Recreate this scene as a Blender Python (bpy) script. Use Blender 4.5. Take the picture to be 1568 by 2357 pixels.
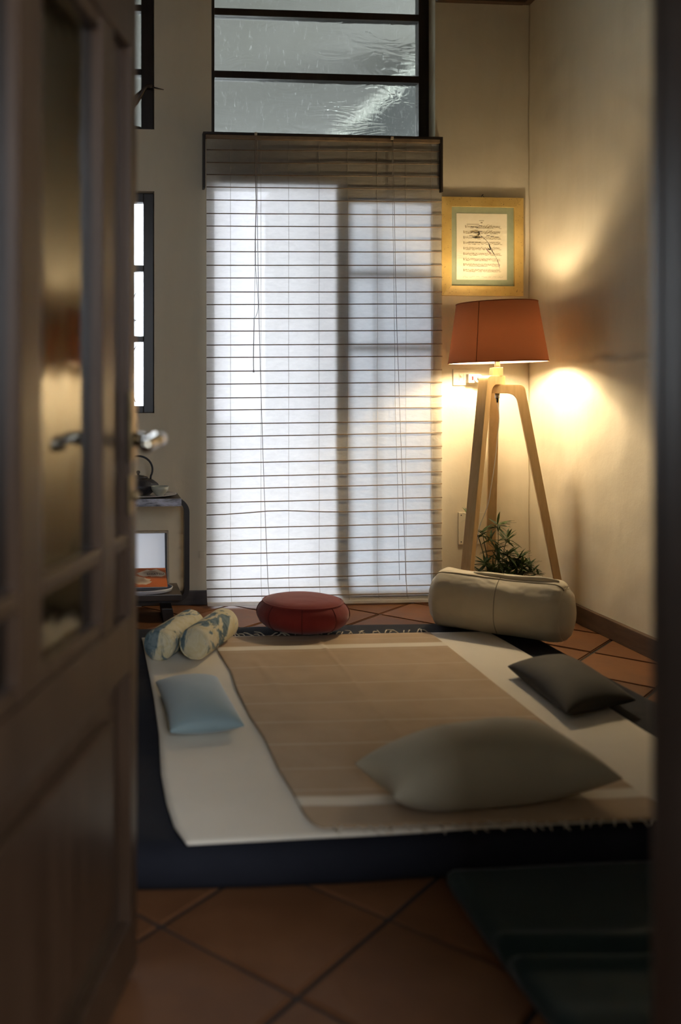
import bpy, bmesh, math, random
from mathutils import Vector, Matrix, noise

random.seed(7)
for o in list(bpy.data.objects):
    bpy.data.objects.remove(o)
SC = bpy.context.scene
COL = SC.collection

# ------------------------------------------------------------------ camera
FPX, CX, CY, CAMH, PSI = 2122.0, 400.0, 905.0, 1.05, math.radians(4.58)
RV = (math.cos(PSI), -math.sin(PSI)); FV = (math.sin(PSI), math.cos(PSI))
cam = bpy.data.cameras.new('camera')
cam.sensor_fit = 'VERTICAL'; cam.sensor_height = 36.0; cam.sensor_width = 36.0
cam.lens = FPX / 2357.0 * 36.0
cam.shift_x = (784.0 - CX) / 2357.0
cam.shift_y = (CY - 1178.5) / 2357.0
cam.clip_start = 0.02
cam.dof.use_dof = True
cam.dof.focus_distance = 4.15
cam.dof.aperture_fstop = 1.6
camo = bpy.data.objects.new('camera', cam); COL.objects.link(camo)
camo.location = (0, 0, CAMH)
camo.rotation_euler = (math.pi / 2, 0, -PSI)
SC.camera = camo

# ------------------------------------------------------------------ world (plain overcast sky) and exposure
SKY = 13.0
w = bpy.data.worlds.new('overcast_sky'); SC.world = w; w.use_nodes = True
bg = w.node_tree.nodes['Background']
bg.inputs[0].default_value = (0.86, 0.92, 1.0, 1); bg.inputs[1].default_value = SKY
SC.view_settings.view_transform = 'Standard'
SC.view_settings.look = 'None'
SC.view_settings.gamma = 1.0
SC.view_settings.use_curve_mapping = False
SC.view_settings.exposure = 0.0
BULB = 920.0
SC.cycles.diffuse_bounces = 6

# room size
D, XR, XL, YF, ZC = 4.56, 2.188, -1.5, 0.93, 3.35
WT = 0.26          # wall thickness at the window wall


def portal(loc, sx, sz):
    l = bpy.data.lights.new('window_portal', 'AREA'); l.shape = 'RECTANGLE'; l.size = sx; l.size_y = sz
    l.cycles.is_portal = True
    o = bpy.data.objects.new('window_portal', l); COL.objects.link(o)
    o.location = loc; o.rotation_euler = (-math.pi / 2, 0, 0)
    return o


portal((1.13, D + WT + 0.02, 1.18), 1.2, 2.36)
portal((-0.10, D + WT + 0.02, 1.50), 0.75, 1.12)
portal((0.75, -1.42, 1.625), 1.3, 1.45).rotation_euler = (math.pi / 2, 0, 0)


# ------------------------------------------------------------------ pixel helpers (1568 x 2357 frame)
def ray(px, py):
    a = (px - CX) / FPX; b = (CY - py) / FPX
    return (FV[0] + RV[0] * a, FV[1] + RV[1] * a, b)


def fl(px, py, h=0.0):
    d = ray(px, py); t = (h - CAMH) / d[2]
    return Vector((d[0] * t, d[1] * t, h))


def oy(px, py, Y):
    d = ray(px, py); t = Y / d[1]
    return Vector((d[0] * t, Y, CAMH + d[2] * t))


# ------------------------------------------------------------------ materials
def nm(name):
    m = bpy.data.materials.new(name); m.use_nodes = True
    nt = m.node_tree; nt.nodes.clear()
    out = nt.nodes.new('ShaderNodeOutputMaterial')
    return m, nt, out


def rgb(c):
    return (c[0], c[1], c[2], 1.0)


def node(nt, typ, **kw):
    n = nt.nodes.new(typ)
    for k, v in kw.items():
        setattr(n, k, v)
    return n


def coords(nt, scale=(1, 1, 1), rot=(0, 0, 0)):
    tc = node(nt, 'ShaderNodeTexCoord'); mp = node(nt, 'ShaderNodeMapping')
    mp.inputs['Scale'].default_value = scale; mp.inputs['Rotation'].default_value = rot
    nt.links.new(tc.outputs['Object'], mp.inputs['Vector'])
    return mp.outputs['Vector']


def noise_tex(nt, vec, scale, detail=4, rough=0.6, dist=0.0):
    n = node(nt, 'ShaderNodeTexNoise')
    n.inputs['Scale'].default_value = scale; n.inputs['Detail'].default_value = detail
    n.inputs['Roughness'].default_value = rough; n.inputs['Distortion'].default_value = dist
    nt.links.new(vec, n.inputs['Vector'])
    return n.outputs['Fac']


def ramp(nt, fac, stops):
    r = node(nt, 'ShaderNodeValToRGB')
    e = r.color_ramp.elements
    while len(e) < len(stops):
        e.new(0.5)
    for k, (p, c) in enumerate(stops):
        e[k].position = p; e[k].color = rgb(c)
    nt.links.new(fac, r.inputs['Fac'])
    return r.outputs['Color']


def bump(nt, fac, strength, dist=0.01, normal=None):
    b = node(nt, 'ShaderNodeBump')
    b.inputs['Strength'].default_value = strength; b.inputs['Distance'].default_value = dist
    nt.links.new(fac, b.inputs['Height'])
    if normal is not None:
        nt.links.new(normal, b.inputs['Normal'])
    return b.outputs['Normal']


def basic(name, c1, c2=None, rough=0.7, nscale=6.0, lo=0.35, hi=0.65, stretch=(1, 1, 1), bscale=None, bstr=0.2,
          bdist=0.005, metal=0.0, spec=0.5, sheen=0.0, distort=0.0):
    m, nt, out = nm(name)
    p = node(nt, 'ShaderNodeBsdfPrincipled')
    p.inputs['Roughness'].default_value = rough; p.inputs['Metallic'].default_value = metal
    p.inputs['Specular IOR Level'].default_value = spec
    if sheen:
        p.inputs['Sheen Weight'].default_value = sheen
    v = coords(nt, stretch)
    if c2 is None:
        p.inputs['Base Color'].default_value = rgb(c1)
    else:
        nt.links.new(ramp(nt, noise_tex(nt, v, nscale, 5, 0.6, distort), [(lo, c1), (hi, c2)]), p.inputs['Base Color'])
    if bscale:
        nt.links.new(bump(nt, noise_tex(nt, v, bscale, 4), bstr, bdist), p.inputs['Normal'])
    nt.links.new(p.outputs[0], out.inputs[0])
    return m


def plaster(name, c1, c2):
    m, nt, out = nm(name)
    p = node(nt, 'ShaderNodeBsdfPrincipled'); p.inputs['Roughness'].default_value = 0.85
    p.inputs['Specular IOR Level'].default_value = 0.2
    v = coords(nt); v2 = coords(nt, (1, 1, 0.22))
    mix = node(nt, 'ShaderNodeMix', data_type='RGBA')
    nt.links.new(noise_tex(nt, v2, 5.0, 6, 0.62, 0.4), mix.inputs['Factor'])
    mix.inputs[6].default_value = rgb(c1); mix.inputs[7].default_value = rgb(c2)
    nt.links.new(mix.outputs[2], p.inputs['Base Color'])
    n1 = bump(nt, noise_tex(nt, v, 2.2, 3), 0.5, 0.03)
    n2 = bump(nt, noise_tex(nt, v, 38, 5, 0.7), 0.22, 0.004, n1)
    nt.links.new(n2, p.inputs['Normal'])
    nt.links.new(p.outputs[0], out.inputs[0])
    return m


def wood(name, c1, c2, rough=0.45, stretch=(14, 14, 1.2), spec=0.5, scale=3.0):
    m, nt, out = nm(name)
    p = node(nt, 'ShaderNodeBsdfPrincipled'); p.inputs['Roughness'].default_value = rough
    p.inputs['Specular IOR Level'].default_value = spec
    v = coords(nt, stretch)
    f = noise_tex(nt, v, scale, 6, 0.65, 0.6)
    nt.links.new(ramp(nt, f, [(0.3, c1), (0.7, c2)]), p.inputs['Base Color'])
    nt.links.new(bump(nt, f, 0.15, 0.002), p.inputs['Normal'])
    nt.links.new(p.outputs[0], out.inputs[0])
    return m


def fabric(name, c1, c2, weave=420.0, wstr=0.25, rough=0.9, sheen=0.15, nscale=3.0, fold=0.0, fscale=7.0):
    m, nt, out = nm(name)
    p = node(nt, 'ShaderNodeBsdfPrincipled'); p.inputs['Roughness'].default_value = rough
    p.inputs['Specular IOR Level'].default_value = 0.2; p.inputs['Sheen Weight'].default_value = sheen
    v = coords(nt)
    nt.links.new(ramp(nt, noise_tex(nt, v, nscale, 5), [(0.35, c1), (0.65, c2)]), p.inputs['Base Color'])
    n1 = bump(nt, noise_tex(nt, v, weave, 2), wstr, 0.001)
    if fold:
        n1 = bump(nt, noise_tex(nt, v, fscale, 2, 0.5, 0.8), fold, 0.03, n1)
    nt.links.new(n1, p.inputs['Normal'])
    nt.links.new(p.outputs[0], out.inputs[0])
    return m


M = {}
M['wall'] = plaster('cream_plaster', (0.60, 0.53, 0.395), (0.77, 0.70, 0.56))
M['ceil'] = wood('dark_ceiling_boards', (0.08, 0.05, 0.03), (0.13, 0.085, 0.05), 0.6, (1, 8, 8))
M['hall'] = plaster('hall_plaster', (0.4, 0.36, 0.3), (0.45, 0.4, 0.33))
M['grout'] = basic('dark_grout', (0.016, 0.014, 0.014), (0.03, 0.025, 0.024), 0.9, 30)
M['dark_frame'] = wood('dark_window_wood', (0.012, 0.008, 0.006), (0.03, 0.018, 0.012), 0.4)
M['base_wood'] = wood('baseboard_wood', (0.055, 0.028, 0.014), (0.11, 0.06, 0.03), 0.5, (2, 2, 14))
M['base_dark'] = wood('dark_baseboard', (0.03, 0.026, 0.028), (0.06, 0.05, 0.05), 0.5, (2, 2, 14))
M['door'] = wood('door_wood', (0.034, 0.0185, 0.0105), (0.062, 0.036, 0.021), 0.34, (10, 10, 1.0))
M['jamb'] = wood('jamb_wood', (0.04, 0.026, 0.02), (0.07, 0.047, 0.038), 0.4, (10, 10, 1.0))
M['birch'] = wood('birch_wood', (0.56, 0.37, 0.17), (0.74, 0.53, 0.28), 0.5, (9, 9, 0.9), 0.3)
M['table'] = wood('table_wood', (0.035, 0.026, 0.022), (0.085, 0.06, 0.045), 0.35, (1.5, 10, 10))
M['table_edge'] = basic('worn_paint_daylit', (0.08, 0.075, 0.09), (0.62, 0.63, 0.76), 0.4, 26, 0.36, 0.6, (0.5, 1, 2))  # worn paint, with cool daylight on the front mixed into its colour
M['black_metal'] = basic('black_bentwood', (0.014, 0.011, 0.010), (0.028, 0.02, 0.018), 0.45, 8)
M['iron'] = basic('cast_iron', (0.014, 0.013, 0.018), (0.03, 0.028, 0.034), 0.45, 30, bscale=120, bstr=0.3)
M['steel'] = basic('brushed_steel', (0.6, 0.58, 0.55), None, 0.3, metal=1.0)
M['brass'] = basic('polished_brass_handle', (0.55, 0.5, 0.4), None, 0.16, metal=1.0)
M['brass_dark'] = basic('aged_brass', (0.18, 0.13, 0.07), (0.3, 0.22, 0.12), 0.35, 20, metal=1.0)
M['white_plastic'] = basic('white_plastic', (0.82, 0.8, 0.74), None, 0.4)
M['ivory_plastic'] = basic('ivory_plastic', (0.66, 0.6, 0.46), None, 0.45)
M['red_plastic'] = basic('red_rocker', (0.62, 0.006, 0.008), None, 0.4)
M['black_plastic'] = basic('black_plastic', (0.01, 0.01, 0.01), None, 0.4)
M['cord'] = basic('white_cord', (0.75, 0.72, 0.66), None, 0.6)
M['pull_cord'] = basic('grey_pull_cord', (0.30, 0.27, 0.25), None, 0.8)
M['rod'] = basic('bamboo_rod', (0.17, 0.115, 0.07), (0.24, 0.17, 0.105), 0.6, 20)
M['thread'] = basic('cotton_thread', (0.5, 0.45, 0.38), None, 0.8)
M['gold'] = basic('flecked_gold_frame', (0.50, 0.33, 0.09), (0.62, 0.43, 0.14), 0.45, 9, bscale=60, bstr=0.2)
M['fleck'] = basic('frame_worm_hole', (0.035, 0.02, 0.008), None, 0.8)
M['mount'] = basic('sage_mount', (0.26, 0.29, 0.185), (0.29, 0.32, 0.205), 0.9, 40)
M['paper'] = basic('cream_print_paper', (0.78, 0.71, 0.52), (0.83, 0.77, 0.6), 0.9, 9)
M['ink'] = basic('faded_ink', (0.30, 0.23, 0.13), None, 0.9)
M['ink_dark'] = basic('black_ink', (0.03, 0.025, 0.02), None, 0.9)
M['ink_wash'] = basic('ochre_wash', (0.50, 0.40, 0.20), (0.33, 0.26, 0.17), 0.9, 60)
M['ink_mauve'] = basic('mauve_wash', (0.34, 0.24, 0.22), None, 0.9)
M['soil'] = basic('potting_soil', (0.03, 0.02, 0.013), (0.06, 0.04, 0.03), 0.95, 60)
M['pot'] = basic('terracotta_pot', (0.33, 0.14, 0.07), (0.4, 0.18, 0.09), 0.8, 14)
M['stem'] = basic('plant_stem', (0.10, 0.12, 0.05), (0.16, 0.13, 0.07), 0.7, 30)
M['celadon'] = basic('celadon_glaze', (0.42, 0.44, 0.36), (0.5, 0.5, 0.42), 0.25, 20)
M['enamel'] = basic('white_enamel', (0.66, 0.67, 0.72), None, 0.25)
M['enamel_in'] = basic('blue_grey_enamel', (0.22, 0.25, 0.33), None, 0.3)
M['plate'] = basic('painted_plate', (0.62, 0.58, 0.56), (0.16, 0.14, 0.14), 0.3, 9, 0.5, 0.62)
M['orange'] = basic('orange_cover', (0.72, 0.20, 0.06), (0.66, 0.17, 0.06), 0.5, 4)
M['cover_leaf'] = basic('pale_leaf_print', (0.86, 0.64, 0.44), (0.90, 0.72, 0.54), 0.5, 30)
M['cover_ink'] = basic('brown_cover_ink', (0.16, 0.06, 0.04), None, 0.6)
M['page'] = basic('white_pages', (0.7, 0.69, 0.66), None, 0.8)
M['frame_small'] = basic('bronze_picture_frame', (0.30, 0.22, 0.11), (0.2, 0.15, 0.09), 0.4, 30)
M['frame_inner'] = basic('grey_frame_lip', (0.05, 0.05, 0.055), None, 0.5)
M['glass_reflection'] = basic('glass_painted_reflection', (0.70, 0.73, 0.88), None, 0.22, spec=0.8)  # bluish window reflection painted in as the base colour
M['bird'] = wood('carved_bird_wood', (0.02, 0.013, 0.009), (0.06, 0.038, 0.024), 0.5)
M['sky_screen'] = basic('sky_screen_render', (0.28, 0.28, 0.25), (0.33, 0.33, 0.30), 0.9, 3)
M['soffit'] = basic('veranda_boards', (0.135, 0.132, 0.117), (0.16, 0.157, 0.147), 0.9, 2.5)
M['roof_dark'] = basic('dark_slate', (0.012, 0.013, 0.012), (0.03, 0.032, 0.03), 0.8, 10)
M['fascia'] = basic('pale_fascia', (0.34, 0.35, 0.31), None, 0.7)
M['pave'] = basic('grey_paving', (0.17, 0.17, 0.17), (0.21, 0.21, 0.21), 0.9, 3)
M['bark'] = basic('grey_bark', (0.10, 0.085, 0.075), (0.16, 0.14, 0.12), 0.9, 20)
M['zafu'] = fabric('red_velvet_cotton', (0.175, 0.017, 0.014), (0.23, 0.026, 0.021), 300, 0.2, sheen=0.25, fold=0.12, fscale=9)
M['bolster'] = fabric('cream_canvas', (0.64, 0.565, 0.42), (0.70, 0.62, 0.47), 500, 0.2, fold=0.6, fscale=7)
M['seam'] = basic('cream_seam', (0.33, 0.28, 0.19), None, 0.9)
M['zseam'] = basic('dark_red_piping', (0.12, 0.014, 0.01), None, 0.9)
M['blue'] = fabric('pale_blue_velvet', (0.23, 0.31, 0.325), (0.27, 0.36, 0.38), 500, 0.15, sheen=0.4, rough=0.7)
M['grey'] = fabric('charcoal_brown_velvet', (0.032, 0.028, 0.022), (0.044, 0.038, 0.030), 500, 0.15, sheen=0.04, rough=0.8)
M['olive'] = fabric('taupe_cotton', (0.44, 0.395, 0.29), (0.48, 0.43, 0.32), 600, 0.15, sheen=0.1)
M['futon'] = fabric('charcoal_navy_cotton', (0.010, 0.0105, 0.016), (0.015, 0.016, 0.023), 700, 0.2, sheen=0.0, fold=0.2, fscale=5)
M['blanket'] = fabric('cream_wool', (0.76, 0.69, 0.57), (0.82, 0.75, 0.63), 700, 0.3, fold=0.10, fscale=4)
M['teal'] = fabric('dark_teal_cotton', (0.013, 0.027, 0.027), (0.018, 0.036, 0.035), 500, 0.2, fold=0.15, fscale=4)
M['fringe'] = basic('cream_fringe', (0.62, 0.55, 0.44), None, 0.9)


def tile_material():
    m, nt, out = nm('terracotta_tile')
    p = node(nt, 'ShaderNodeBsdfPrincipled')
    p.inputs['Specular IOR Level'].default_value = 0.15
    oi = node(nt, 'ShaderNodeObjectInfo')
    tc = node(nt, 'ShaderNodeTexCoord'); geo = node(nt, 'ShaderNodeNewGeometry')
    f = noise_tex(nt, geo.outputs['Position'], 5.0, 6)
    base = ramp(nt, f, [(0.3, (0.125, 0.052, 0.022)), (0.7, (0.185, 0.082, 0.036))])
    hs = node(nt, 'ShaderNodeHueSaturation')
    mr = node(nt, 'ShaderNodeMapRange'); mr.inputs[3].default_value = 0.78; mr.inputs[4].default_value = 1.15
    nt.links.new(oi.outputs['Random'], mr.inputs[0]); nt.links.new(mr.outputs[0], hs.inputs['Value'])
    nt.links.new(base, hs.inputs['Color']); nt.links.new(hs.outputs[0], p.inputs['Base Color'])
    mr2 = node(nt, 'ShaderNodeMapRange'); mr2.inputs[3].default_value = 0.42; mr2.inputs[4].default_value = 0.7
    nt.links.new(f, mr2.inputs[0]); nt.links.new(mr2.outputs[0], p.inputs['Roughness'])
    nt.links.new(bump(nt, noise_tex(nt, geo.outputs['Position'], 26, 4), 0.15, 0.004), p.inputs['Normal'])
    nt.links.new(p.outputs[0], out.inputs[0])
    return m


M['tile'] = tile_material()


def blind_paper():
    m, nt, out = nm('translucent_rice_paper')
    v = coords(nt, (1, 1, 3.0))
    f = noise_tex(nt, v, 22, 5, 0.7, 0.5)
    col = ramp(nt, f, [(0.3, (0.62, 0.57, 0.48)), (0.7, (0.74, 0.69, 0.60))])
    tcol = ramp(nt, f, [(0.3, (0.88, 0.87, 0.87)), (0.7, (0.96, 0.95, 0.95))])
    nb = bump(nt, noise_tex(nt, coords(nt, (1, 1, 2.2), (0.0, 0.5, 0)), 11, 4, 0.6, 0.6), 0.35, 0.02)
    d = node(nt, 'ShaderNodeBsdfDiffuse'); t = node(nt, 'ShaderNodeBsdfTranslucent'); tr = node(nt, 'ShaderNodeBsdfTransparent')
    tr.inputs[0].default_value = (0.9, 0.9, 0.95, 1)
    nt.links.new(col, d.inputs[0]); nt.links.new(tcol, t.inputs[0]); nt.links.new(nb, d.inputs['Normal'])
    m1 = node(nt, 'ShaderNodeMixShader'); m1.inputs[0].default_value = 0.60
    nt.links.new(d.outputs[0], m1.inputs[1]); nt.links.new(t.outputs[0], m1.inputs[2])
    m2 = node(nt, 'ShaderNodeMixShader'); m2.inputs[0].default_value = 0.02
    nt.links.new(m1.outputs[0], m2.inputs[1]); nt.links.new(tr.outputs[0], m2.inputs[2])
    nt.links.new(m2.outputs[0], out.inputs[0])
    return m


M['blind'] = blind_paper()


def lamp_fabric(name, outer, trans, mixf):
    m, nt, out = nm(name)
    v = coords(nt, (1, 1, 0.4))
    d = node(nt, 'ShaderNodeBsdfDiffuse'); t = node(nt, 'ShaderNodeBsdfTranslucent')
    d.inputs[0].default_value = rgb(outer); t.inputs[0].default_value = rgb(trans)
    nt.links.new(bump(nt, noise_tex(nt, v, 300, 2), 0.2, 0.001), d.inputs['Normal'])
    mx = node(nt, 'ShaderNodeMixShader'); mx.inputs[0].default_value = mixf
    nt.links.new(d.outputs[0], mx.inputs[1]); nt.links.new(t.outputs[0], mx.inputs[2])
    nt.links.new(mx.outputs[0], out.inputs[0])
    return m


M['shade'] = lamp_fabric('terracotta_shade_cloth', (0.30, 0.12, 0.065), (0.46, 0.18, 0.085), 0.15)
M['lining'] = lamp_fabric('white_shade_lining', (0.66, 0.63, 0.57), (0.6, 0.5, 0.4), 0.12)


def emit(name, c, s):
    m, nt, out = nm(name)
    e = node(nt, 'ShaderNodeEmission'); e.inputs[0].default_value = rgb(c); e.inputs[1].default_value = s
    nt.links.new(e.outputs[0], out.inputs[0])
    return m


M['bulb'] = emit('lit_bulb', (1.0, 0.79, 0.50), BULB)
M['crown'] = emit('dimmed_bulb_top', (1.0, 0.79, 0.50), BULB * 0.23)  # weaker emission for the bulb's top half, sends more light down


def clear_glass(name, tint, grough=0.03, dirt=None, bstr=0.0, fres=1.45, bscale=6.0):
    m, nt, out = nm(name)
    tr = node(nt, 'ShaderNodeBsdfTransparent'); tr.inputs[0].default_value = rgb(tint)
    g = node(nt, 'ShaderNodeBsdfGlossy'); g.inputs['Roughness'].default_value = grough
    fr = node(nt, 'ShaderNodeFresnel'); fr.inputs[0].default_value = fres
    if bstr:
        nb = bump(nt, noise_tex(nt, coords(nt, (1, 1, 0.5)), bscale, 3), bstr, 0.01)
        nt.links.new(nb, g.inputs['Normal'])
    mx = node(nt, 'ShaderNodeMixShader')
    nt.links.new(fr.outputs[0], mx.inputs[0]); nt.links.new(tr.outputs[0], mx.inputs[1]); nt.links.new(g.outputs[0], mx.inputs[2])
    last = mx.outputs[0]
    if dirt:
        lo, hi, sc, st = dirt
        t = node(nt, 'ShaderNodeBsdfTranslucent'); t.inputs[0].default_value = (0.8, 0.8, 0.78, 1)
        v = coords(nt, st, (0, 0.5, 0))
        r = ramp(nt, noise_tex(nt, v, sc, 6, 0.7, 1.2), [(lo, (0, 0, 0)), (hi, (1, 1, 1))])
        mx2 = node(nt, 'ShaderNodeMixShader')
        nt.links.new(r, mx2.inputs[0]); nt.links.new(last, mx2.inputs[1]); nt.links.new(t.outputs[0], mx2.inputs[2])
        last = mx2.outputs[0]
    nt.links.new(last, out.inputs[0])
    return m


M['glass'] = clear_glass('window_glass', (0.97, 0.98, 0.98))
M['leaf_glass'] = clear_glass('tinted_door_glass', (0.95, 0.98, 1.0))
M['door_glass'] = clear_glass('amber_door_glass', (0.60, 0.44, 0.18), 0.09, None, 0.25, 3.0)


def wavy_glass():
    m, nt, out = nm('wavy_old_glass')
    v = coords(nt, (1, 1, 1.0), (0, 0.75, 0))
    v2 = coords(nt, (3.0, 1, 0.8), (0, -0.45, 0))
    f1 = noise_tex(nt, coords(nt, (1.2, 1, 3.2), (0, 0.6, 0)), 3.2, 2, 0.5, 1.6)
    f2 = noise_tex(nt, v2, 26, 5, 0.75, 0.9)
    nb = bump(nt, f1, 0.55, 0.06)
    nb2 = bump(nt, f2, 0.12, 0.01, nb)
    rf = node(nt, 'ShaderNodeBsdfRefraction'); rf.inputs['IOR'].default_value = 1.22; rf.inputs['Roughness'].default_value = 0.03
    rf.inputs[0].default_value = (0.93, 0.95, 0.92, 1)
    nt.links.new(nb2, rf.inputs['Normal'])
    t = node(nt, 'ShaderNodeBsdfTranslucent'); t.inputs[0].default_value = (0.75, 0.76, 0.73, 1)
    r = ramp(nt, f2, [(0.57, (0, 0, 0)), (0.78, (0.30, 0.30, 0.30))])
    mx = node(nt, 'ShaderNodeMixShader')
    nt.links.new(r, mx.inputs[0]); nt.links.new(rf.outputs[0], mx.inputs[1]); nt.links.new(t.outputs[0], mx.inputs[2])
    nt.links.new(mx.outputs[0], out.inputs[0])
    return m


M['wavy'] = wavy_glass()


def leaf_material():
    m, nt, out = nm('narrow_green_leaf')
    p = node(nt, 'ShaderNodeBsdfPrincipled'); p.inputs['Roughness'].default_value = 0.5
    oi = node(nt, 'ShaderNodeObjectInfo')
    nt.links.new(ramp(nt, oi.outputs['Random'], [(0.0, (0.018, 0.045, 0.014)), (1.0, (0.06, 0.11, 0.03))]), p.inputs['Base Color'])
    t = node(nt, 'ShaderNodeBsdfTranslucent'); t.inputs[0].default_value = (0.09, 0.15, 0.03, 1)
    mx = node(nt, 'ShaderNodeMixShader'); mx.inputs[0].default_value = 0.2
    nt.links.new(p.outputs[0], mx.inputs[1]); nt.links.new(t.outputs[0], mx.inputs[2])
    nt.links.new(mx.outputs[0], out.inputs[0])
    return m


M['leaf'] = leaf_material()


def print_fabric(name, seed, axis, thr):
    # cream cloth with blue-grey brush strokes round the roll
    m, nt, out = nm(name)
    p = node(nt, 'ShaderNodeBsdfPrincipled'); p.inputs['Roughness'].default_value = 0.85
    p.inputs['Specular IOR Level'].default_value = 0.2
    tc = node(nt, 'ShaderNodeTexCoord'); mp = node(nt, 'ShaderNodeMapping')
    mp.inputs['Rotation'].default_value = (0, 0, axis); mp.inputs['Location'].default_value = (seed, seed * 0.7, 0)
    nt.links.new(tc.outputs['Object'], mp.inputs['Vector'])
    st = node(nt, 'ShaderNodeMapping'); st.inputs['Scale'].default_value = (1, 2.4, 0.9)
    nt.links.new(mp.outputs[0], st.inputs['Vector'])
    f1 = noise_tex(nt, st.outputs[0], 6.5, 5, 0.6, 0.8)
    f2 = noise_tex(nt, mp.outputs[0], 26.0, 4, 0.6, 1.0)
    cream = ramp(nt, f2, [(0.3, (0.62, 0.53, 0.29)), (0.6, (0.70, 0.64, 0.46))])
    blue = ramp(nt, f2, [(0.35, (0.07, 0.12, 0.145)), (0.62, (0.21, 0.27, 0.285))])
    mask = ramp(nt, f1, [(thr, (0, 0, 0)), (thr + 0.04, (1, 1, 1))])
    mix = node(nt, 'ShaderNodeMix', data_type='RGBA')
    nt.links.new(mask, mix.inputs['Factor']); nt.links.new(cream, mix.inputs[6]); nt.links.new(blue, mix.inputs[7])
    nt.links.new(mix.outputs[2], p.inputs['Base Color'])
    nt.links.new(bump(nt, f2, 0.2, 0.004), p.inputs['Normal'])
    nt.links.new(p.outputs[0], out.inputs[0])
    return m


def throw_material():
    # woven stripes follow the cloth's own UV (v = along its length)
    m, nt, out = nm('taupe_striped_throw')
    p = node(nt, 'ShaderNodeBsdfPrincipled'); p.inputs['Roughness'].default_value = 0.9
    p.inputs['Specular IOR Level'].default_value = 0.2; p.inputs['Sheen Weight'].default_value = 0.1
    uv = node(nt, 'ShaderNodeUVMap'); sep = node(nt, 'ShaderNodeSeparateXYZ')
    nt.links.new(uv.outputs[0], sep.inputs[0])
    v = coords(nt)
    brown = ramp(nt, noise_tex(nt, v, 5, 5), [(0.35, (0.42, 0.30, 0.185)), (0.65, (0.475, 0.345, 0.22))])
    thin = []
    for c, wd, a in ((0.045, 0.003, 0.3), (0.135, 0.003, 0.35), (0.255, 0.0045, 0.25), (0.375, 0.0045, 0.25), (0.49, 0.0045, 0.28),
                     (0.592, 0.0045, 0.3), (0.697, 0.005, 0.33), (0.80, 0.005, 0.25), (0.880, 0.003, 0.35)):
        thin += [(c - wd, (0, 0, 0)), (c, (a, a, a)), (c + wd, (0, 0, 0))]
    W0, W1 = (0, 0, 0), (1, 1, 1)
    wide = [(0.0, W0), (0.088, W0), (0.092, W1), (0.120, W1), (0.124, W0), (0.900, W0), (0.905, W1), (0.930, W1), (0.935, W0)]
    c1 = ramp(nt, sep.outputs[1], thin); c2 = ramp(nt, sep.outputs[1], wide)
    mxx = node(nt, 'ShaderNodeMath', operation='MAXIMUM')
    nt.links.new(c1, mxx.inputs[0]); nt.links.new(c2, mxx.inputs[1])
    mix = node(nt, 'ShaderNodeMix', data_type='RGBA')
    nt.links.new(mxx.outputs[0], mix.inputs['Factor'])
    nt.links.new(brown, mix.inputs[6]); mix.inputs[7].default_value = (0.74, 0.67, 0.55, 1)
    nt.links.new(mix.outputs[2], p.inputs['Base Color'])
    nt.links.new(bump(nt, noise_tex(nt, v, 600, 2), 0.3, 0.001), p.inputs['Normal'])
    nt.links.new(p.outputs[0], out.inputs[0])
    return m


# ------------------------------------------------------------------ mesh helpers
def obj(name, bm, mat, parent=None, smooth=False):
    me = bpy.data.meshes.new(name)
    bm.normal_update()
    bm.to_mesh(me); bm.free()
    if smooth:
        for f in me.polygons:
            f.use_smooth = True
    me.materials.append(mat)
    o = bpy.data.objects.new(name, me); COL.objects.link(o)
    if parent is not None:
        attach(o, parent)
    return o


def attach(o, parent):
    o.parent = parent
    if parent.type == 'EMPTY':
        o.matrix_parent_inverse = Matrix.Translation(-Vector(parent.location))


def thing(name, label, cat, loc, group=None):
    o = bpy.data.objects.new(name, None); COL.objects.link(o)
    o.location = loc; o.empty_display_size = 0.05
    return tag(o, label, cat, group)


def tag(o, label, cat, group=None):
    o['label'] = label; o['category'] = cat
    if group:
        o['group'] = group
    return o


def struct(o, label=None):
    o['kind'] = 'structure'
    if label:
        o['label'] = label
    return o


def add_box(bm, x0, x1, y0, y1, z0, z1, fn=None):
    vs = []
    for z in (z0, z1):
        for x, y in ((x0, y0), (x1, y0), (x1, y1), (x0, y1)):
            p = (x, y, z)
            vs.append(bm.verts.new(fn(*p) if fn else p))
    for f in ((3, 2, 1, 0), (4, 5, 6, 7), (0, 1, 5, 4), (1, 2, 6, 5), (2, 3, 7, 6), (3, 0, 4, 7)):
        bm.faces.new([vs[i] for i in f])
    return vs


def bevel_all(bm, r, seg=2):
    bmesh.ops.bevel(bm, geom=list(bm.edges), offset=r, segments=seg, profile=0.7, affect='EDGES', clamp_overlap=True)


def box(name, x0, x1, y0, y1, z0, z1, mat, parent=None, bev=0.0, seg=2, fn=None):
    bm = bmesh.new()
    add_box(bm, x0, x1, y0, y1, z0, z1, fn)
    bmesh.ops.recalc_face_normals(bm, faces=bm.faces)
    if bev:
        bevel_all(bm, bev, seg)
    return obj(name, bm, mat, parent)


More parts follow.
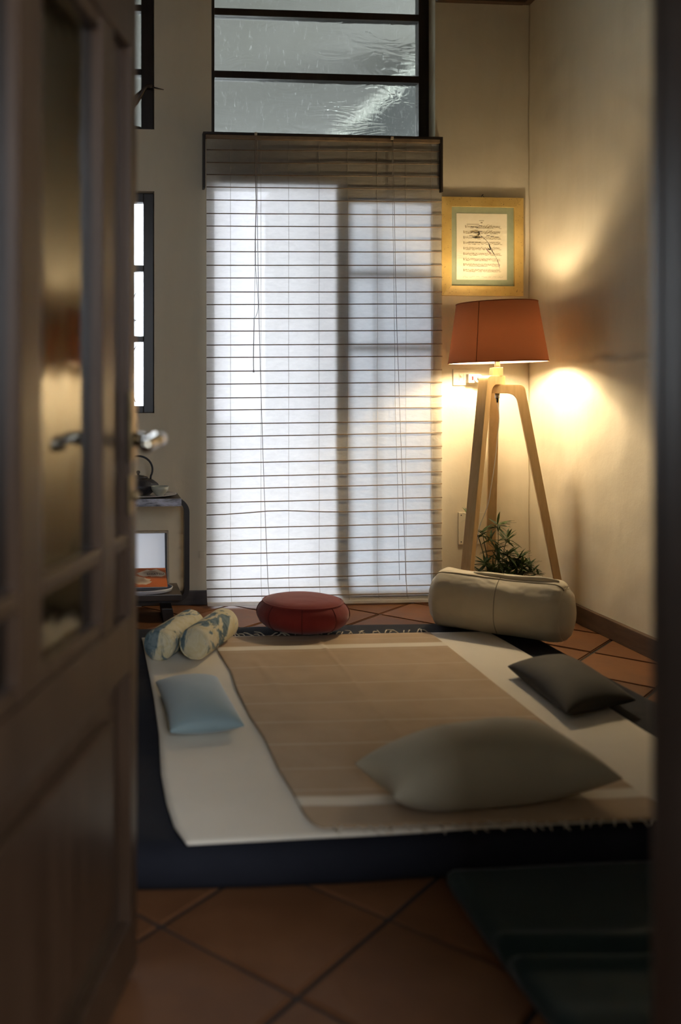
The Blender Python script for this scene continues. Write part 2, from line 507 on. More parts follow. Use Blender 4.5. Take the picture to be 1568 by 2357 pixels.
def add_tube(bm, pts, rad, n=8, caps=True):
    pts = [Vector(p) for p in pts]
    rads = rad if isinstance(rad, (list, tuple)) else [rad] * len(pts)
    rings = []
    up = None
    for i, p in enumerate(pts):
        t = (pts[min(i + 1, len(pts) - 1)] - pts[max(i - 1, 0)]).normalized()
        if up is None:
            up = Vector((0, 0, 1)) if abs(t.z) < 0.9 else Vector((1, 0, 0))
        a = (up - t * up.dot(t)).normalized(); b = t.cross(a); up = a
        rings.append([bm.verts.new(p + (a * math.cos(k * 2 * math.pi / n) + b * math.sin(k * 2 * math.pi / n)) * rads[i]) for k in range(n)])
    for r0, r1 in zip(rings, rings[1:]):
        for k in range(n):
            bm.faces.new((r0[k], r0[(k + 1) % n], r1[(k + 1) % n], r1[k]))
    if caps:
        bm.faces.new(list(reversed(rings[0]))); bm.faces.new(rings[-1])


def tube(name, pts, rad, mat, parent=None, n=8):
    bm = bmesh.new(); add_tube(bm, pts, rad, n)
    return obj(name, bm, mat, parent, True)


def smooth_path(pts, sub=6):
    pts = [Vector(p) for p in pts]
    P = [pts[0] * 2 - pts[1]] + pts + [pts[-1] * 2 - pts[-2]]
    out = []
    for i in range(1, len(P) - 2):
        for k in range(sub):
            t = k / sub
            a, b, c, d = P[i - 1], P[i], P[i + 1], P[i + 2]
            out.append(0.5 * ((2 * b) + (c - a) * t + (2 * a - 5 * b + 4 * c - d) * t * t + (3 * b - a - 3 * c + d) * t ** 3))
    out.append(pts[-1])
    return out


def lathe(name, prof, ctr, mat, parent=None, n=48, smooth=True, sx=1.0, sy=1.0, fn=None):
    """prof: list of (r, z) going from bottom to top; ends with r=0 are closed."""
    bm = bmesh.new()
    rings = []
    for r, z in prof:
        if r <= 1e-6:
            rings.append([bm.verts.new((ctr[0], ctr[1], ctr[2] + z))])
        else:
            ring = []
            for k in range(n):
                a = 2 * math.pi * k / n
                rr = r * (fn(a, z) if fn else 1.0)
                ring.append(bm.verts.new((ctr[0] + rr * math.cos(a) * sx, ctr[1] + rr * math.sin(a) * sy, ctr[2] + z)))
            rings.append(ring)
    for r0, r1 in zip(rings, rings[1:]):
        for k in range(n):
            k2 = (k + 1) % n
            if len(r0) == 1 and len(r1) == 1:
                continue
            if len(r0) == 1:
                bm.faces.new((r0[0], r1[k], r1[k2])) if False else bm.faces.new((r0[0], r1[k2], r1[k]))
            elif len(r1) == 1:
                bm.faces.new((r0[k], r0[k2], r1[0]))
            else:
                bm.faces.new((r0[k], r0[k2], r1[k2], r1[k]))
    bmesh.ops.recalc_face_normals(bm, faces=bm.faces)
    return obj(name, bm, mat, parent, smooth)


def prism(name, poly, to3, d0, d1, mat, parent=None, bev=0.0):
    """poly: 2-D outline (a, b); to3(a, b, d) -> world point; extruded from d0 to d1."""
    bm = bmesh.new()
    A = [bm.verts.new(to3(a, b, d0)) for a, b in poly]
    B = [bm.verts.new(to3(a, b, d1)) for a, b in poly]
    bm.faces.new(A); bm.faces.new(list(reversed(B)))
    n = len(poly)
    for i in range(n):
        j = (i + 1) % n
        bm.faces.new((A[i], B[i], B[j], A[j]))
    bmesh.ops.recalc_face_normals(bm, faces=bm.faces)
    if bev:
        bevel_all(bm, bev, 2)
    return obj(name, bm, mat, parent)


def sheet_mesh(bm, P, nu, nv, thick, uvl=None):
    """closed thin sheet from top points P(u, v)."""
    top = [[bm.verts.new(P(i / nu, j / nv)) for i in range(nu + 1)] for j in range(nv + 1)]
    bot = [[bm.verts.new(P(i / nu, j / nv) - Vector((0, 0, thick))) for i in range(nu + 1)] for j in range(nv + 1)]
    idx = {}
    for j in range(nv + 1):
        for i in range(nu + 1):
            idx[top[j][i]] = (i / nu, j / nv); idx[bot[j][i]] = (i / nu, j / nv)
    for j in range(nv):
        for i in range(nu):
            bm.faces.new((top[j][i], top[j][i + 1], top[j + 1][i + 1], top[j + 1][i]))
            bm.faces.new((bot[j][i], bot[j + 1][i], bot[j + 1][i + 1], bot[j][i + 1]))
    for i in range(nu):
        bm.faces.new((bot[0][i], bot[0][i + 1], top[0][i + 1], top[0][i]))
        bm.faces.new((top[nv][i], top[nv][i + 1], bot[nv][i + 1], bot[nv][i]))
    for j in range(nv):
        bm.faces.new((top[j][0], top[j + 1][0], bot[j + 1][0], bot[j][0]))
        bm.faces.new((bot[j][nu], bot[j + 1][nu], top[j + 1][nu], top[j][nu]))
    bmesh.ops.recalc_face_normals(bm, faces=bm.faces)
    L = bm.loops.layers.uv.new('UVMap')
    for f in bm.faces:
        for l in f.loops:
            l[L].uv = idx[l.vert]


def nz(x, y, s=1.0, seed=0.0):
    return noise.noise(Vector((x * s + seed, y * s - seed, seed * 1.7)))


# ================================================================== SETTING
# floor: grout bed with separate square tiles laid diagonally
floor = box('floor', -1.6, XR + 0.19, -1.3, D + 0.25, -0.12, -0.006, M['grout'])
struct(floor, 'terracotta tiled floor with dark joints')
DG = 0.455; S = DG / math.sqrt(2)
trot = math.radians(45 - 1.5)
bm = bmesh.new()
hs = S / 2 - 0.0050
add_box(bm, -hs, hs, -hs, hs, -0.018, 0.0)
bmesh.ops.recalc_face_normals(bm, faces=bm.faces)
top = [e for e in bm.edges if all(v.co.z > -0.001 for v in e.verts)]
bmesh.ops.bevel(bm, geom=top, offset=0.004, segments=2, affect='EDGES')
tile0 = obj('tile', bm, M['tile'], floor)
# grid point C (0.348, 1.583) is a joint crossing
gx = Vector((math.cos(trot), math.sin(trot))); gy = Vector((-math.sin(trot), math.cos(trot)))
org = Vector((0.342, 1.583))
first = True
for i in range(-14, 18):
    for j in range(-14, 18):
        c = org + gx * (i + 0.5) * S + gy * (j + 0.5) * S
        if not (-0.62 < c.x < XR + 0.12 and 0.55 < c.y < D + 0.12):
            continue
        t = tile0 if first else tile0.copy()
        if not first:
            COL.objects.link(t); t.parent = floor
        first = False
        t.location = (c.x, c.y, random.uniform(-0.0008, 0.0008))
        t.rotation_euler = (random.uniform(-.002, .002), random.uniform(-.002, .002), trot)

# back wall with its openings
OX0, OX1 = oy(487, 300, D).x, oy(1002, 300, D).x          # tall window opening
LX0, LX1 = -0.46, oy(355.5, 440, D).x                     # narrow left windows
LZ0, LZ1 = oy(350, 951, D).z, oy(355, 440, D).z
UZ0 = oy(357, 298, D).z
ZT = 3.25
xs = [XL - 0.2, LX0, LX1, OX0, OX1, XR + 0.2]
zs = [-0.1, LZ0, LZ1, UZ0, ZT, ZC]
bm = bmesh.new()
for i in range(5):
    for j in range(5):
        if i == 3 and j < 4: continue
        if i == 1 and j in (1, 3): continue
        add_box(bm, xs[i], xs[i + 1], D, D + WT, zs[j], zs[j + 1])
bmesh.ops.remove_doubles(bm, verts=bm.verts, dist=1e-5)
dup = {}
for f in list(bm.faces):
    k = tuple(sorted(v.index for v in f.verts))
bm.verts.index_update()
for f in list(bm.faces):
    dup.setdefault(tuple(sorted(v.index for v in f.verts)), []).append(f)
kill = [f for fs in dup.values() if len(fs) > 1 for f in fs]
bmesh.ops.delete(bm, geom=kill, context='FACES_ONLY')
bmesh.ops.recalc_face_normals(bm, faces=bm.faces)
struct(obj('wall_back', bm, M['wall']), 'cream plaster window wall')

# right wall: uneven plaster with a ridge in it
bm = bmesh.new()
NU, NV = 190, 240
grid = []
for j in range(NV + 1):
    z = -0.1 + (ZC + 0.1) * j / NV
    row = []
    for i in range(NU + 1):
        y = YF - 0.3 + (D + 0.0 - YF + 0.3) * i / NU
        dx = 0.006 * nz(y, z, 1.6, 3.1) + 0.003 * nz(y, z, 7, 8.8)
        zr = 1.19 + 0.010 * nz(y, 0, 6, 2) + 0.012 * nz(y, 4, 22, 5)
        if 2.2 < y < 4.35:
            fade = min(1.0, (4.35 - y) / 0.5)
            dx += fade * (0.010 + 0.008 * nz(y, z, 30, 6)) * math.exp(-((z - zr) / 0.016) ** 2)
            if z < zr:
                dx += fade * 0.008 * math.exp(-((z - zr) / 0.35) ** 2)
        if y > D - 0.06 or z < 0.1:
            dx = min(dx, 0.002)
        row.append(bm.verts.new((XR - dx, y, z)))
    grid.append(row)
for j in range(NV):
    for i in range(NU):
        bm.faces.new((grid[j][i], grid[j][i + 1], grid[j + 1][i + 1], grid[j + 1][i]))
r = bmesh.ops.extrude_face_region(bm, geom=list(bm.faces))
for v in r['geom']:
    if isinstance(v, bmesh.types.BMVert):
        v.co.x = XR + 0.2
bmesh.ops.recalc_face_normals(bm, faces=bm.faces)
struct(obj('wall_right', bm, M['wall'], None, True), 'uneven cream plaster wall beside the lamp')
struct(box('wall_left', XL - 0.2, XL, YF - 0.2, D, -0.1, ZC, M['wall']), 'cream plaster wall behind the door')
# wall with the doorway the camera looks through
HX = -0.185; JX = 0.588        # hinge side and right jamb
bm = bmesh.new()
add_box(bm, XL - 0.2, HX - 0.045, YF - 0.14, YF, -0.1, ZC)
add_box(bm, JX + 0.05, XR + 0.2, YF - 0.14, YF, -0.1, ZC)
add_box(bm, HX - 0.045, JX + 0.05, YF - 0.14, YF, 2.12, ZC)
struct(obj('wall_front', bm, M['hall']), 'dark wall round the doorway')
struct(box('ceiling', XL - 0.2, XR + 0.2, YF - 0.3, D + WT, ZC, ZC + 0.1, M['ceil']), 'dark boarded ceiling')
bm = bmesh.new()
add_box(bm, -0.95, -0.85, -1.3, YF - 0.14, -0.1, 2.6)
add_box(bm, 1.35, 1.45, -1.3, YF - 0.14, -0.1, 2.6)
add_box(bm, -0.95, 0.1, -1.4, -1.3, -0.1, 2.6)      # a tall window stands in the wall behind the camera
add_box(bm, 1.4, 1.45, -1.4, -1.3, -0.1, 2.6)
add_box(bm, 0.1, 1.4, -1.4, -1.3, -0.1, 0.9)
add_box(bm, 0.1, 1.4, -1.4, -1.3, 2.35, 2.6)
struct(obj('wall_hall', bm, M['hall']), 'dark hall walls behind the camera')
struct(box('ceiling_hall', -0.95, 1.45, -1.4, YF - 0.14, 2.6, 2.7, M['hall']), 'dark hall ceiling')

# baseboards
struct(box('baseboard_right', XR - 0.02, XR + 0.005, YF, D - 0.016, 0.0, 0.082, M['base_wood'], None, 0.004), 'brown wooden baseboard on the right wall')
struct(box('baseboard_back', XL, OX0, D - 0.016, D + 0.005, 0.0, 0.07, M['base_dark'], None, 0.004), 'dark baseboard under the left windows')
struct(box('baseboard_corner', OX1, XR - 0.02, D - 0.016, D + 0.005, 0.0, 0.07, M['base_wood'], None, 0.004), 'brown baseboard in the lamp corner')
# cornice
cz = oy(1215, 13, D).z
struct(box('trim_1', OX1 + 0.002, XR - 0.03, D - 0.035, D + 0.005, cz, cz + 0.12, M['base_wood'], None, 0.006), 'dark wooden cornice on the window wall')
struct(box('trim_2', XR - 0.035, XR + 0.005, YF, D - 0.002, cz, cz + 0.12, M['base_wood'], None, 0.006), 'dark wooden cornice on the right wall')

# right door jamb with stops
jm = struct(box('trim_3', JX, JX + 0.05, YF - 0.16, YF + 0.012, 0.0, 2.12, M['jamb'], None, 0.004), 'dark wooden door jamb')
box('door_stop', JX - 0.014, JX, YF - 0.10, YF - 0.045, 0.0, 2.12, M['jamb'], jm, 0.003)
box('casing', JX + 0.006, JX + 0.085, YF, YF + 0.018, 0.0, 2.18, M['jamb'], jm, 0.004)
struct(box('trim_4', HX - 0.045, HX - 0.004, YF - 0.16, YF + 0.012, 0.0, 2.12, M['jamb'], None, 0.004), 'hinge side door jamb')
struct(box('trim_5', HX - 0.045, JX + 0.05, YF - 0.16, YF + 0.012, 2.12, 2.17, M['jamb'], None, 0.004), 'door head')

# ---------------------------------------------------------------- tall window: transom, head board, french door
REC = 0.115
YW = D + REC
win = thing('window_1', 'tall dark wooden window behind the paper blind with wavy transom panes', 'window', ((OX0 + OX1) / 2, YW, 0))
del win['category']
struct(win)
fw = 0.045
gl = oy(494, 100, YW - 0.025).x; gr = oy(964, 100, YW - 0.025).x
zb = oy(700, 309, YW).z
box('jamb_post', OX0, gl, YW - 0.025, YW + 0.03, 0.0, ZT, M['dark_frame'], win, 0.003)
box('jamb_post', gr, OX1, YW - 0.025, YW + 0.03, 0.0, ZT, M['dark_frame'], win, 0.003)
bars = []
for (ya, yb) in ((26, 42), (169, 185)):
    bars.append((oy(720, yb, YW - 0.02).z, oy(720, ya, YW - 0.02).z))
for z0, z1 in bars:
    box('transom_bar', gl, gr, YW - 0.025, YW + 0.03, z0, z1, M['dark_frame'], win, 0.003)
box('top_rail', gl, gr, YW - 0.025, YW + 0.03, ZT - 0.05, ZT, M['dark_frame'], win, 0.003)
hz0 = oy(700, 440, YW).z; hz1 = oy(700, 316, D - 0.012).z - 0.035
head = box('head_board', gl, gr, D - 0.012, YW + 0.04, hz0, hz1 + 0.035, M['dark_frame'], win, 0.003)
for z0, z1 in ((hz1 + 0.035, bars[1][0]), (bars[1][1], bars[0][0]), (bars[0][1], ZT - 0.05)):
    box('pane', gl, gr, YW + 0.0, YW + 0.005, z0, z1, M['wavy'], win)
# right-hand door leaf, shut; its left-hand partner stands open (bright)
YL = D + 0.002
sx0, sx1 = oy(767, 600, YL).x, oy(797, 600, YL).x
leaf = box('door_stile', sx0, sx1, YL, YL + 0.04, 0.012, hz0, M['dark_frame'], win, 0.004)
box('door_stile', OX1 - 0.045, OX1, YL, YL + 0.04, 0.012, hz0, M['dark_frame'], win, 0.004)
box('door_rail', sx1, OX1 - 0.045, YL, YL + 0.04, 0.012, oy(900, 1352, YL).z, M['dark_frame'], win, 0.004)
box('door_rail', sx1, OX1 - 0.045, YL, YL + 0.04, oy(900, 470, YL).z, hz0, M['dark_frame'], win, 0.004)
for yy in (632, 798):
    zc_ = oy(900, yy, YL + 0.05).z
    box('glazing_bar', sx1, OX1 - 0.045, YL + 0.05, YL + 0.07, zc_ - 0.016, zc_ + 0.016, M['dark_frame'], win, 0.003)
vb = oy(846, 600, YL + 0.05).x
box('glazing_bar', vb - 0.007, vb + 0.007, YL + 0.05, YL + 0.065, 0.1, hz0 - 0.1, M['dark_frame'], win, 0.003)
box('door_pane', sx1, OX1 - 0.045, YL + 0.035, YL + 0.039, oy(900, 1352, YL).z, oy(900, 470, YL).z, M['leaf_glass'], win)
struct(box('trim_6', OX0, OX1, D - 0.01, D + WT, -0.02, 0.012, M['pave'], None, 0.003), 'pale stone threshold below the blind')

# ---------------------------------------------------------------- narrow windows at the left
def narrow_window(nm_, z0, z1, bars, label, glass, rec):
    y = D + rec
    wn = thing(nm_, label, 'window', ((LX0 + LX1) / 2, y, z0))
    del wn['category']; struct(wn)
    st = 0.062 if nm_ == 'window_2' else 0.052
    box('stile', LX0, LX0 + st, y, y + 0.05, z0, z1, M['dark_frame'], wn, 0.004)
    box('stile', LX1 - st, LX1, y, y + 0.05, z0, z1, M['dark_frame'], wn, 0.004)
    rails = [(z0, z0 + (0.01 if nm_ == 'window_2' else 0.035))] + bars + [(z1 - 0.045, z1)]
    for a, b in rails:
        box('rail', LX0 + st, LX1 - st, y, y + 0.05, a, b, M['dark_frame'], wn, 0.003)
    for (a, b), (c, d) in zip(rails, rails[1:]):
        box('pane', LX0 + st, LX1 - st, y + 0.02, y + 0.025, b, c, glass, wn)
    return wn


yb_ = D + 0.06
narrow_window('window_3', LZ0, LZ1, [(oy(340, 625, yb_).z, oy(340, 611, yb_).z), (oy(340, 787, yb_).z, oy(340, 774, yb_).z)],
              'narrow dark wooden window above the teapot', M['glass'], 0.05)
narrow_window('window_2', UZ0, ZT, [(oy(340, 173, yb_).z, oy(340, 159, yb_).z), (oy(340, 26, yb_).z, oy(340, 11, yb_).z)],
              'narrow upper dark wooden window with wavy panes', M['wavy'], 0.06)

# ---------------------------------------------------------------- outside
struct(box('ground_outside', -14, 16, D + WT, 40, -0.25, -0.13, M['pave']), 'grey paving outside the window')
struct(box('ceiling_outside', -4.0, 6.0, D + WT, 10.8, 3.62, 3.75, M['soffit']), 'pale veranda ceiling outside')
struct(box('wall_sky_screen', -2.1, -1.9, D + WT, 9.3, -0.2, 3.62, M['sky_screen']), 'unseen rendered wall added to screen off low sky')  # unseen wall, added to keep low sky light off the right wall
# out-house with a sloping dark roof at the right
YO = 6.6
def O3(a, b, d):
    return Vector((a, YO + d, b))
p0, p1 = oy(800, 297, YO), oy(966, 150, YO)
sl = (p1.z - p0.z) / (p1.x - p0.x)
xa, xb = p0.x - 0.5, p1.x + 0.13
za, zb_ = p0.z - 0.5 * sl, p1.z + 0.13 * sl
oh = thing('outhouse', 'dark sloping roofed outhouse seen through the transom glass', 'building', ((xa + xb) / 2, YO, -0.05))
prism('gable_wall', [(xa, -0.05), (xb + 1.6, -0.05), (xb + 1.6, zb_ - 0.03), (xb, zb_ - 0.03), (xa, za - 0.03)], O3, 0.05, 0.6, M['roof_dark'], oh)
prism('roof_edge', [(xa - 0.05, za - 0.06), (xb, zb_ - 0.035), (xb, zb_ + 0.03), (xa - 0.05, za + 0.0)], O3, 0.0, 0.65, M['fascia'], oh)
# bare tree outside the narrow window
tr = thing('bare_tree', 'leafless tree with thin branches beyond the narrow window', 'tree', (-0.3, 7.6, -0.05))
tube('trunk', smooth_path([(-0.3, 7.6, -0.06), (-0.28, 7.6, 0.5), (-0.22, 7.62, 1.0)]), 0.035, M['bark'], tr)
for k, pts in enumerate([[(-0.22, 7.62, 1.0), (0.0, 7.6, 1.25), (0.22, 7.6, 1.35), (0.40, 7.6, 1.6)],
                         [(-0.22, 7.62, 1.0), (-0.05, 7.6, 1.5), (0.20, 7.6, 1.75), (0.36, 7.6, 1.98)],
                         [(0.0, 7.6, 1.25), (0.2, 7.6, 1.12), (0.3, 7.6, 0.95)],
                         [(-0.22, 7.62, 1.0), (-0.3, 7.6, 1.6), (-0.2, 7.6, 2.2)],
                         [(0.2, 7.6, 1.75), (0.27, 7.6, 1.65), (0.38, 7.6, 1.7)]]):
    q = smooth_path(pts)
    tube('branch', q, [0.012 - 0.009 * i / len(q) for i in range(len(q))], M['bark'], tr, 6)

# ================================================================== DOOR LEAF
da = math.radians(18.0)
EX, EY = 0.068, 1.682
DU = Vector((-math.sin(da), -math.cos(da), 0)); DN = Vector((math.cos(da), -math.sin(da), 0))


def Lf(s, n, z):
    return Vector((EX, EY, 0)) + DU * s + DN * n + Vector((0, 0, z))


def s_of(px):
    d = ray(px, 905)
    return -(EX * d[1] - EY * d[0]) / (DU.x * d[1] - DU.y * d[0])


S1, S2, S3, S4, S5 = [s_of(p) for p in (300, 268, 240, 105, 52)]
door = thing('door_1', 'dark wooden half glazed door standing open at the left', 'door', (EX, EY, 0.0))
del door['category']; struct(door)
DH = 2.08; DW = 0.80; T = 0.042


def lb(name, s0, s1, n0, n1, z0, z1, mat, parent=door, bev=0.004):
    return box(name, s0, s1, n0, n1, z0, z1, mat, parent, bev, 2, Lf)


lb('stile', 0.0, S1, -T, 0.0, 0.012, DH, M['door'])
lb('stile', DW - 0.06, DW, -T, 0.0, 0.012, DH, M['door'])
lb('top_rail', S1, DW - 0.06, -T, 0.0, 1.665, DH, M['door'])
lb('lock_rail', S1, DW - 0.06, -T, 0.0, 0.555, 0.655, M['door'])
lb('bottom_rail', S1, DW - 0.06, -T, 0.0, 0.012, 0.11, M['door'])
# recessed band + bead round the glazing
lb('recess', S1, S2, -T + 0.002, -0.017, 0.655, 1.665, M['door'])
lb('recess', DW - 0.13, DW - 0.06, -T + 0.002, -0.017, 0.655, 1.665, M['door'])
lb('glazing_bead', S2, S3, -T + 0.004, -0.003, 0.655, 1.665, M['door'], door, 0.006)
lb('glazing_bead', DW - 0.18, DW - 0.13, -T + 0.004, -0.003, 0.655, 1.665, M['door'], door, 0.006)
lb('muntin', S4, S5, -T + 0.004, -0.004, 0.655, 1.665, M['door'], door, 0.006)
for s0, s1 in ((S3, S4), (S5, DW - 0.18)):
    lb('glazing_bar', s0, s1, -T + 0.006, -0.004, 0.775, 0.800, M['door'], door, 0.006)
    lb('glazing_bead', s0, s1, -T + 0.006, -0.006, 0.655, 0.678, M['door'], door, 0.005)
    lb('glazing_bead', s0, s1, -T + 0.006, -0.006, 1.640, 1.665, M['door'], door, 0.005)
    lb('pane', s0, s1, -0.026, -0.022, 0.800, 1.640, M['door_glass'], door, 0)
    lb('pane', s0, s1, -0.026, -0.022, 0.678, 0.775, M['door_glass'], door, 0)
# cross ledges on the recess band
lb('ledge', S1, S2, -0.02, -0.004, 0.775, 0.800, M['door'])
# lower panel with moulding
lb('panel', S1, DW - 0.06, -T + 0.006, -0.020, 0.11, 0.555, M['door'])
lb('raised_panel', S2, DW - 0.13, -0.022, -0.004, 0.17, 0.50, M['door'], door, 0.010)
# lever handle
hd = lb('handle', 0.028, 0.062, 0.0, 0.008, 0.93, 1.055, M['brass_dark'], door, 0.003)
hd['label'] = 'aged metal door handle with polished lever'
hz = 0.968
tube('lever_neck', [Lf(0.045, 0.006, hz), Lf(0.045, 0.030, hz), Lf(0.045, 0.046, hz)], [0.013, 0.010, 0.010], M['brass'], hd, 16)
tube('lever', smooth_path([Lf(0.045, 0.046, hz), Lf(0.055, 0.056, hz + 0.002), Lf(0.080, 0.060, hz + 0.003), Lf(0.115, 0.058, hz), Lf(0.150, 0.055, hz - 0.006)], 5),
     [0.013] * 6 + [0.011] * 6 + [0.010] * 6 + [0.012] * 3, M['brass'], hd, 16)
ks = lb('keyhole_plate', 0.030, 0.060, 0.0, 0.005, 0.835, 0.905, M['brass_dark'], door, 0.004)
tube('key_barrel', [Lf(0.045, 0.004, 0.868), Lf(0.045, 0.016, 0.868)], 0.008, M['brass_dark'], ks, 12)

# ================================================================== PAPER BLIND
bl = thing('paper_blind', 'pale translucent paper roman blind with thin bamboo rods covering the tall window', 'blind', (1.13, D - 0.03, 0.0))
YB = D - 0.032
bx0, bx1 = oy(475.5, 700, YB).x, oy(1017.5, 700, YB).x
bz1 = oy(745, 318, YB).z; bz0 = oy(745, 1386, YB).z
ztop, zbot = bz1, 0.02
LEFT = [460.2, 491.4, 520.4, 551, 579.4, 610.8, 640, 672.2, 701.4, 733.5, 762.4, 794.3, 823, 854.7, 884.5, 916.4, 944.4, 976, 1005.8,
        1035.6, 1066.9, 1098.5, 1126.5, 1157.6, 1185.7, 1217, 1245.7, 1276.2, 1304.9, 1335.5]
RIGHT = [465.1, 494.9, 523.3, 553.3, 580.4, 611, 639.4, 672.2, 699.4, 731.6, 761, 791.6, 820.2, 851.4, 879.6, 910.9, 937.8, 969.2, 995.9,
         1027, 1054.8, 1085.7, 1113.3, 1144.4, 1173.1, 1203.8, 1232.2, 1262.3, 1290.5, 1319.5]
rodsL = [oy(476, y, YB).z for y in (345, 374, 402, 430.5)] + [oy(476, y, YB).z for y in LEFT]
rodsR = [oy(1017, y, YB).z for y in (349, 378, 407, 436.5)] + [oy(1017, y, YB).z for y in RIGHT]


def paper_y(x, z):
    # the paper billows a little between the rods and folds out at its foot
    y = YB + 0.004 + 0.004 * nz(x, z, 3.0, 5.5) + 0.0025 * nz(x, z, 14, 1.5)
    k = 0.12
    if z < k:
        y -= 0.045 * (1 - z / k) ** 1.3
    return y


bm = bmesh.new()
NX, NZ = 60, 200
g = []
for j in range(NZ + 1):
    z = zbot + (ztop - zbot) * j / NZ
    g.append([bm.verts.new((bx0 + (bx1 - bx0) * i / NX, paper_y(bx0 + (bx1 - bx0) * i / NX, z), z)) for i in range(NX + 1)])
for j in range(NZ):
    for i in range(NX):
        bm.faces.new((g[j][i], g[j][i + 1], g[j + 1][i + 1], g[j + 1][i]))
obj('paper_sheet', bm, M['blind'], bl, True)
wav = 24 + 4
for k, (a, b) in enumerate(zip(rodsL, rodsR)):
    pts = []
    for q in range(13):
        t = q / 12
        x = bx0 + (bx1 - bx0) * t; z = a + (b - a) * t
        if k == wav:      # one rod is warped
            z += 0.014 * math.exp(-((t - 0.30) / 0.16) ** 2)
        pts.append((x, paper_y(x, z) - 0.0065, z))
    tube('rod', pts, 0.0026, M['rod'], bl, 6)
# bottom pocket, rod and hem bar
zr = oy(500, 1378, YB - 0.045).z
for zz in (0.085, 0.048):
    tube('rod', [(bx0 + (bx1 - bx0) * t, paper_y(1, zz) - 0.006, zz) for t in (0, 0.5, 1)], 0.0028, M['rod'], bl, 6)
box('hem_bar', bx0, bx1, YB - 0.052, YB - 0.034, 0.008, 0.024, M['blind'], bl, 0.003)
for px in (531, 601, 665, 735, 801, 869, 935, 993):
    x = oy(px, 700, YB).x
    tube('thread', [(x, paper_y(x, ztop - (ztop - zbot) * t) - 0.003, ztop - (ztop - zbot) * t) for t in [i / 60 for i in range(61)]], 0.0009, M['thread'], bl, 4)
# head box: dark end plates, batten on top
hxa, hxb = oy(468, 310, D - 0.05).x, oy(1020, 320, D - 0.05).x
zt = oy(745, 311.5, D - 0.05).z
box('head_batten', hxa, hxb, D - 0.05, D - 0.0, zt - 0.004, zt + 0.006, M['dark_frame'], bl, 0.001)
box('head_rail', hxa + 0.012, hxb - 0.012, D - 0.045, D - 0.02, zt - 0.024, zt - 0.006, M['rod'], bl, 0.002)
zlow = oy(470, 432, D - 0.05).z
box('end_plate', hxa, hxa + 0.011, D - 0.05, D - 0.0, zlow, zt - 0.004, M['dark_frame'], bl, 0.001)
box('end_plate', hxb - 0.011, hxb, D - 0.05, D - 0.0, zlow, zt - 0.004, M['dark_frame'], bl, 0.001)


def cord(pix, rad, mat, name='lift_cord', y=None):
    y = YB - 0.016 if y is None else y
    return tube(name, smooth_path([oy(a, b, y) for a, b in pix], 4), rad, mat, bl, 6)


cord([(591, 314), (592, 430), (594, 600), (598, 800), (601, 900), (606, 1060), (612, 1220), (617, 1340)], 0.0014, M['pull_cord'])
cord([(905, 320), (907, 430), (910, 600), (914, 760), (919, 900), (924, 1040), (930, 1200), (935, 1340)], 0.0014, M['pull_cord'])
cord([(903, 322), (904, 470), (907, 650), (909, 830), (910, 925), (915, 1100), (918, 1250), (920, 1335)], 0.0010, M['pull_cord'])
for (pa, pb) in (((617, 1339), (620, 1374)), ((935, 1339), (937, 1372))):
    tube('lift_cord', [oy(*pa, YB - 0.016), oy((pa[0] + pb[0]) / 2, (pa[1] + pb[1]) / 2, YB - 0.040), oy(*pb, YB - 0.060)], 0.0014, M['pull_cord'], bl, 6)
cord([(588, 316), (589, 430), (590, 470), (588, 540), (588, 612)], 0.0022, M['pull_cord'], 'pull_cord', YB - 0.022)
cord([(588, 612), (592, 660), (594.5, 705), (591, 724), (585, 734)], 0.0011, M['pull_cord'], 'pull_cord', YB - 0.022)
cord([(588, 612), (586.5, 660), (585.5, 734)], 0.0010, M['pull_cord'], 'pull_cord', YB - 0.022)
cord([(585, 734), (585, 750), (584, 790), (583.5, 830), (584, 855)], 0.0019, M['pull_cord'], 'pull_cord', YB - 0.022)
cord([(584, 852), (584, 857)], 0.004, M['pull_cord'], 'cord_knot', YB - 0.022)
for px, py in ((589, 309), (903, 319)):
    p = oy(px, py, D - 0.053)
    box('cord_guide', p.x - 0.007, p.x + 0.007, D - 0.056, D - 0.049, p.z - 0.005, p.z + 0.010, M['ivory_plastic'], bl, 0.002)

# ================================================================== PICTURE WITH THE MUSIC SHEET
PY = D - 0.032
pl, pr = oy(1018.5, 560, PY).x, oy(1206.5, 560, PY).x
pz1, pz0 = oy(1112, 453.5, PY).z, oy(1112, 680.5, PY).z
pic = thing('framed_music_sheet', 'flecked gold picture frame with sage mount round a sheet of music above the lamp', 'picture', ((pl + pr) / 2, D, pz0))
fwd = (pr - pl) * 0.115
yb0 = D - 0.003


def frame_bar(c):
    # mitred bar: c = outer a, outer b, inner b, inner a as (x, z); outer edge thicker than the inner lip
    bm = bmesh.new()
    oa, ob, ib, ia = c
    F = [bm.verts.new((oa[0], PY + 0.006, oa[1])), bm.verts.new((ob[0], PY + 0.006, ob[1])), bm.verts.new((ib[0], PY + 0.0, ib[1])), bm.verts.new((ia[0], PY + 0.0, ia[1]))]
    Bk = [bm.verts.new((p[0], yb0, p[1])) for p in c]
    bm.faces.new(F); bm.faces.new(list(reversed(Bk)))
    for i in range(4):
        j = (i + 1) % 4
        bm.faces.new((F[i], Bk[i], Bk[j], F[j]))
    bmesh.ops.recalc_face_normals(bm, faces=bm.faces)
    return obj('frame_bar', bm, M['gold'], pic)


